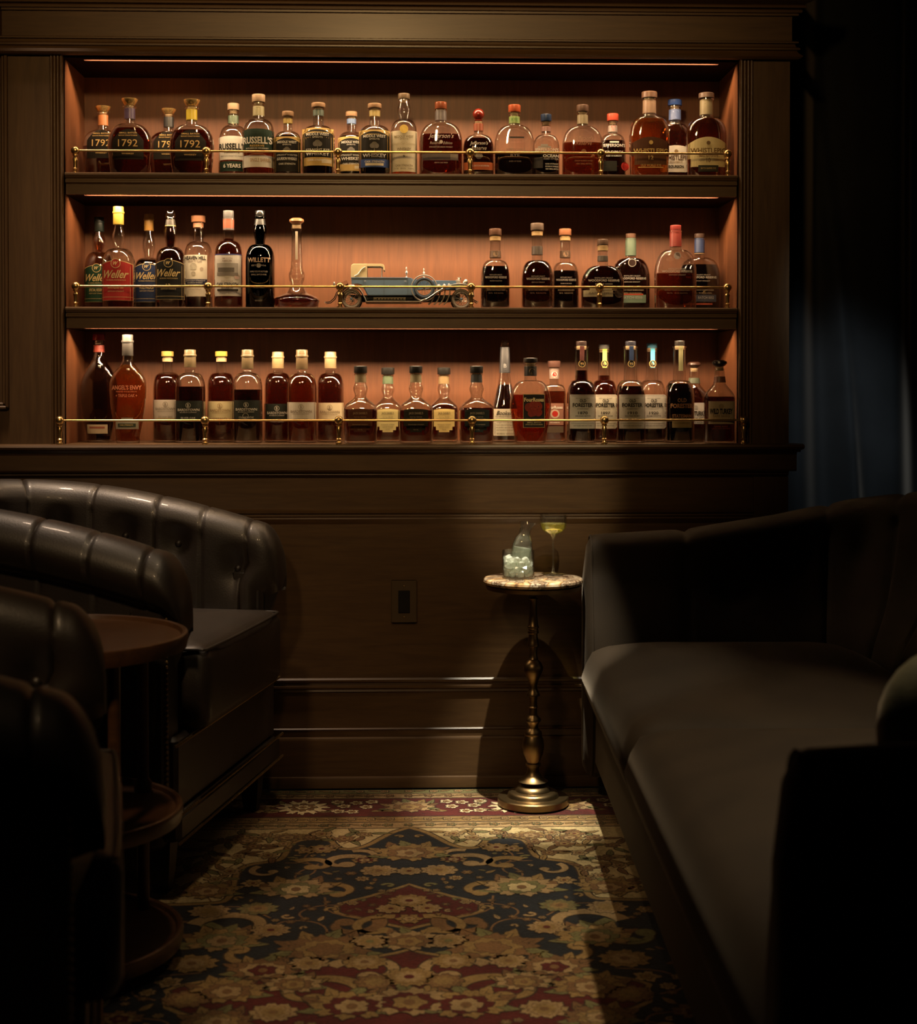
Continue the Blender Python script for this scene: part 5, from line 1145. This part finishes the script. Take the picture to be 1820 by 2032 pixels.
# random fill of the dark field
tries=0; cnt=0
while tries<40000 and cnt<1100:
    tries+=1
    x=rr_.random()*1.25; y=-.45-rr_.random()**.9*2.7; r=rr_.choice((.040,.032,.026,.020,.016,.012,.010))
    if not infield(x+r*.8,y+r*.6) or not infield(x,y+r): continue
    if x<r+.008: continue
    if any((x-a)**2+(y-b)**2<(r*.92+c*1.02)**2 for a,b,c in OCC): continue
    OCC.append((x,y,r)); cnt+=1
    kind=rr_.random()
    for sx in (1,-1):
        st=rr_.getstate()
        if r>.035 and kind<.35: palmette(x,y,r,5.5,sx,c=rr_.choice((('gold','brown','tan'),('tan','red','gold'),('brown','gold','red'))))
        elif kind<.52: floret(x,y,r*.85,rr_.choice(('tan','gold','brown')),rr_.choice(('red','brown')),5,sx,rr_.choice((5,6,7)))
        elif kind<.80:
            a=rr_.random()*6.28; leaf(x-r*cos(a),y-r*sin(a),r*2.1,r*.34,a,rr_.choice(('olive','gold','tan','brown')),4.6,sx,curve=rr_.uniform(-.35,.35),serr=5)
        else: scroll(x,y,r*.9,rr_.random()*6,4.2,r*.24,rr_.choice(('tan','gold','olive')),4.6,sx)
        if sx==1: rr_.setstate(st)
# fine vine lines
for _ in range(70):
    x=rr_.random()*1.0; y=-.5-rr_.random()*1.6; a=rr_.random()*6.28
    pts=[(x,y),(x+.07*cos(a),y+.07*sin(a)),(x+.13*cos(a+.8),y+.13*sin(a+.8)),(x+.16*cos(a+1.6),y+.16*sin(a+1.6))]
    if all(infield(p[0]+.01,p[1]+.02) and p[0]>.01 for p in pts):
        ribbon(pts,.0028,'brown',3.4,1); ribbon(pts,.0028,'brown',3.4,-1)
ro=rug.build('patterned_rug',RMt['tan'],None,smooth=0); ro.location.x=x0; tag(ro,'large patterned rug with dark flowered field, cream corners and red flowered border','rug')
# ------------------------------------------------------------------ lights
def lamp(name,kind,loc,power,col,rot=None,**k):
    l=bpy.data.lights.new(name,kind); l.energy=power; l.color=col
    for a,v in k.items(): setattr(l,a,v)
    o=bpy.data.objects.new(name,l); COL.objects.link(o); o.location=loc
    if rot: o.rotation_euler=rot
    return o
def aim(o,t): o.rotation_euler=(Vector(t)-o.location).to_track_quat('-Z','Y').to_euler()
WARM=(1.0,.685,.40)
for z in (ZC+.012,Z1b+.010,Z2b+.010):
    xc=(SL0+SL1)/2
    lamp('led_strip_light','AREA',(xc,.0345,z-.001),PSTRIP,WARM,(radians(68),0,0),shape='RECTANGLE',size=SL1-SL0-.01,size_y=.006)
    mb=MB(); mb.box(SL0+.005,SL1-.005,.030,.039,z+.0008,z+.003); o=mb.build('led_strip',flat('led_tape',(.6,.55,.45),.5)); tag(o,{ZC+.012:'slim light strip recessed above the top shelf, along the niche ceiling',Z1b+.010:'slim light strip recessed under the upper shelf',Z2b+.010:'slim light strip recessed under the lower shelf'}[z],'light strip')
ld=lamp('spot_light','SPOT',(.26,-.78,2.75),PTABLE,(1.0,.91,.70),spot_size=radians(16.8),spot_blend=.6,shadow_soft_size=.012); aim(ld,(.35,-.22,0))
lb=lamp('spot_light','SPOT',(.55,-2.4,2.75),PACC,(1.0,.80,.46),spot_size=radians(11),spot_blend=.7,shadow_soft_size=.02); aim(lb,(.40,.0,.93))
l2=lamp('spot_light','SPOT',(1.02,-1.75,2.9),PSOFA,(1.0,.80,.52),spot_size=radians(52),spot_blend=.9,shadow_soft_size=.04); aim(l2,(.82,-1.85,.45))
patch_fill=lamp('spot_light','SPOT',(.46,-.95,2.9),PPATCH,(1.0,.90,.66),spot_size=radians(24),spot_blend=.8,shadow_soft_size=.012); aim(patch_fill,(.42,-.72,0))  # extra spot added to make the bright patch on the rug
l3=lamp('spot_light','SPOT',(-1.15,-.35,2.9),PLEFT,(1.0,.72,.50),spot_size=radians(46),spot_blend=1.0,shadow_soft_size=.12); aim(l3,(-.95,-.35,.9))
wall_fill=lamp('spot_light','SPOT',(-.15,-2.9,2.75),PFRONT,(1.0,.62,.25),spot_size=radians(62),spot_blend=1.0,shadow_soft_size=.10); aim(wall_fill,(-.12,.0,2.15))  # unseen fill added to brighten the front wood, aimed almost level
curtain_fill=lamp('spot_light','SPOT',(1.21,-1.1,2.9),PCURT,(.82,.93,1.0),spot_size=radians(16),spot_blend=1.0,shadow_soft_size=.05); aim(curtain_fill,(1.40,.25,1.12))  # made-up cool spot, put in to pick out the curtain fold
chair_fill=lamp('spot_light','SPOT',(-.95,-3.3,2.75),PNEAR,(1.0,.66,.34),spot_size=radians(64),spot_blend=1.0,shadow_soft_size=.12); aim(chair_fill,(-.90,-1.6,.75))  # invented warm fill from the viewer's side for the leather chairs
rug_fill=lamp('spot_light','SPOT',(-.25,-1.3,2.9),PRUG,(1.0,.72,.42),spot_size=radians(52),spot_blend=1.0,shadow_soft_size=.05); aim(rug_fill,(-.30,-.75,0))  # broad dim fill added to lift the rug, no known fixture
w=bpy.data.worlds.new('world'); SC.world=w; w.use_nodes=True; bg=w.node_tree.nodes['Background']; bg.inputs['Color'].default_value=(.9,.62,.52,1); bg.inputs['Strength'].default_value=WORLD
vs=SC.view_settings; vs.view_transform='Standard'; vs.look='None'; vs.exposure=0; vs.gamma=1; vs.use_curve_mapping=False
SC.cycles.transparent_max_bounces=32; SC.cycles.max_bounces=8; SC.cycles.diffuse_bounces=4; SC.cycles.sample_clamp_indirect=4; SC.cycles.blur_glossy=.4
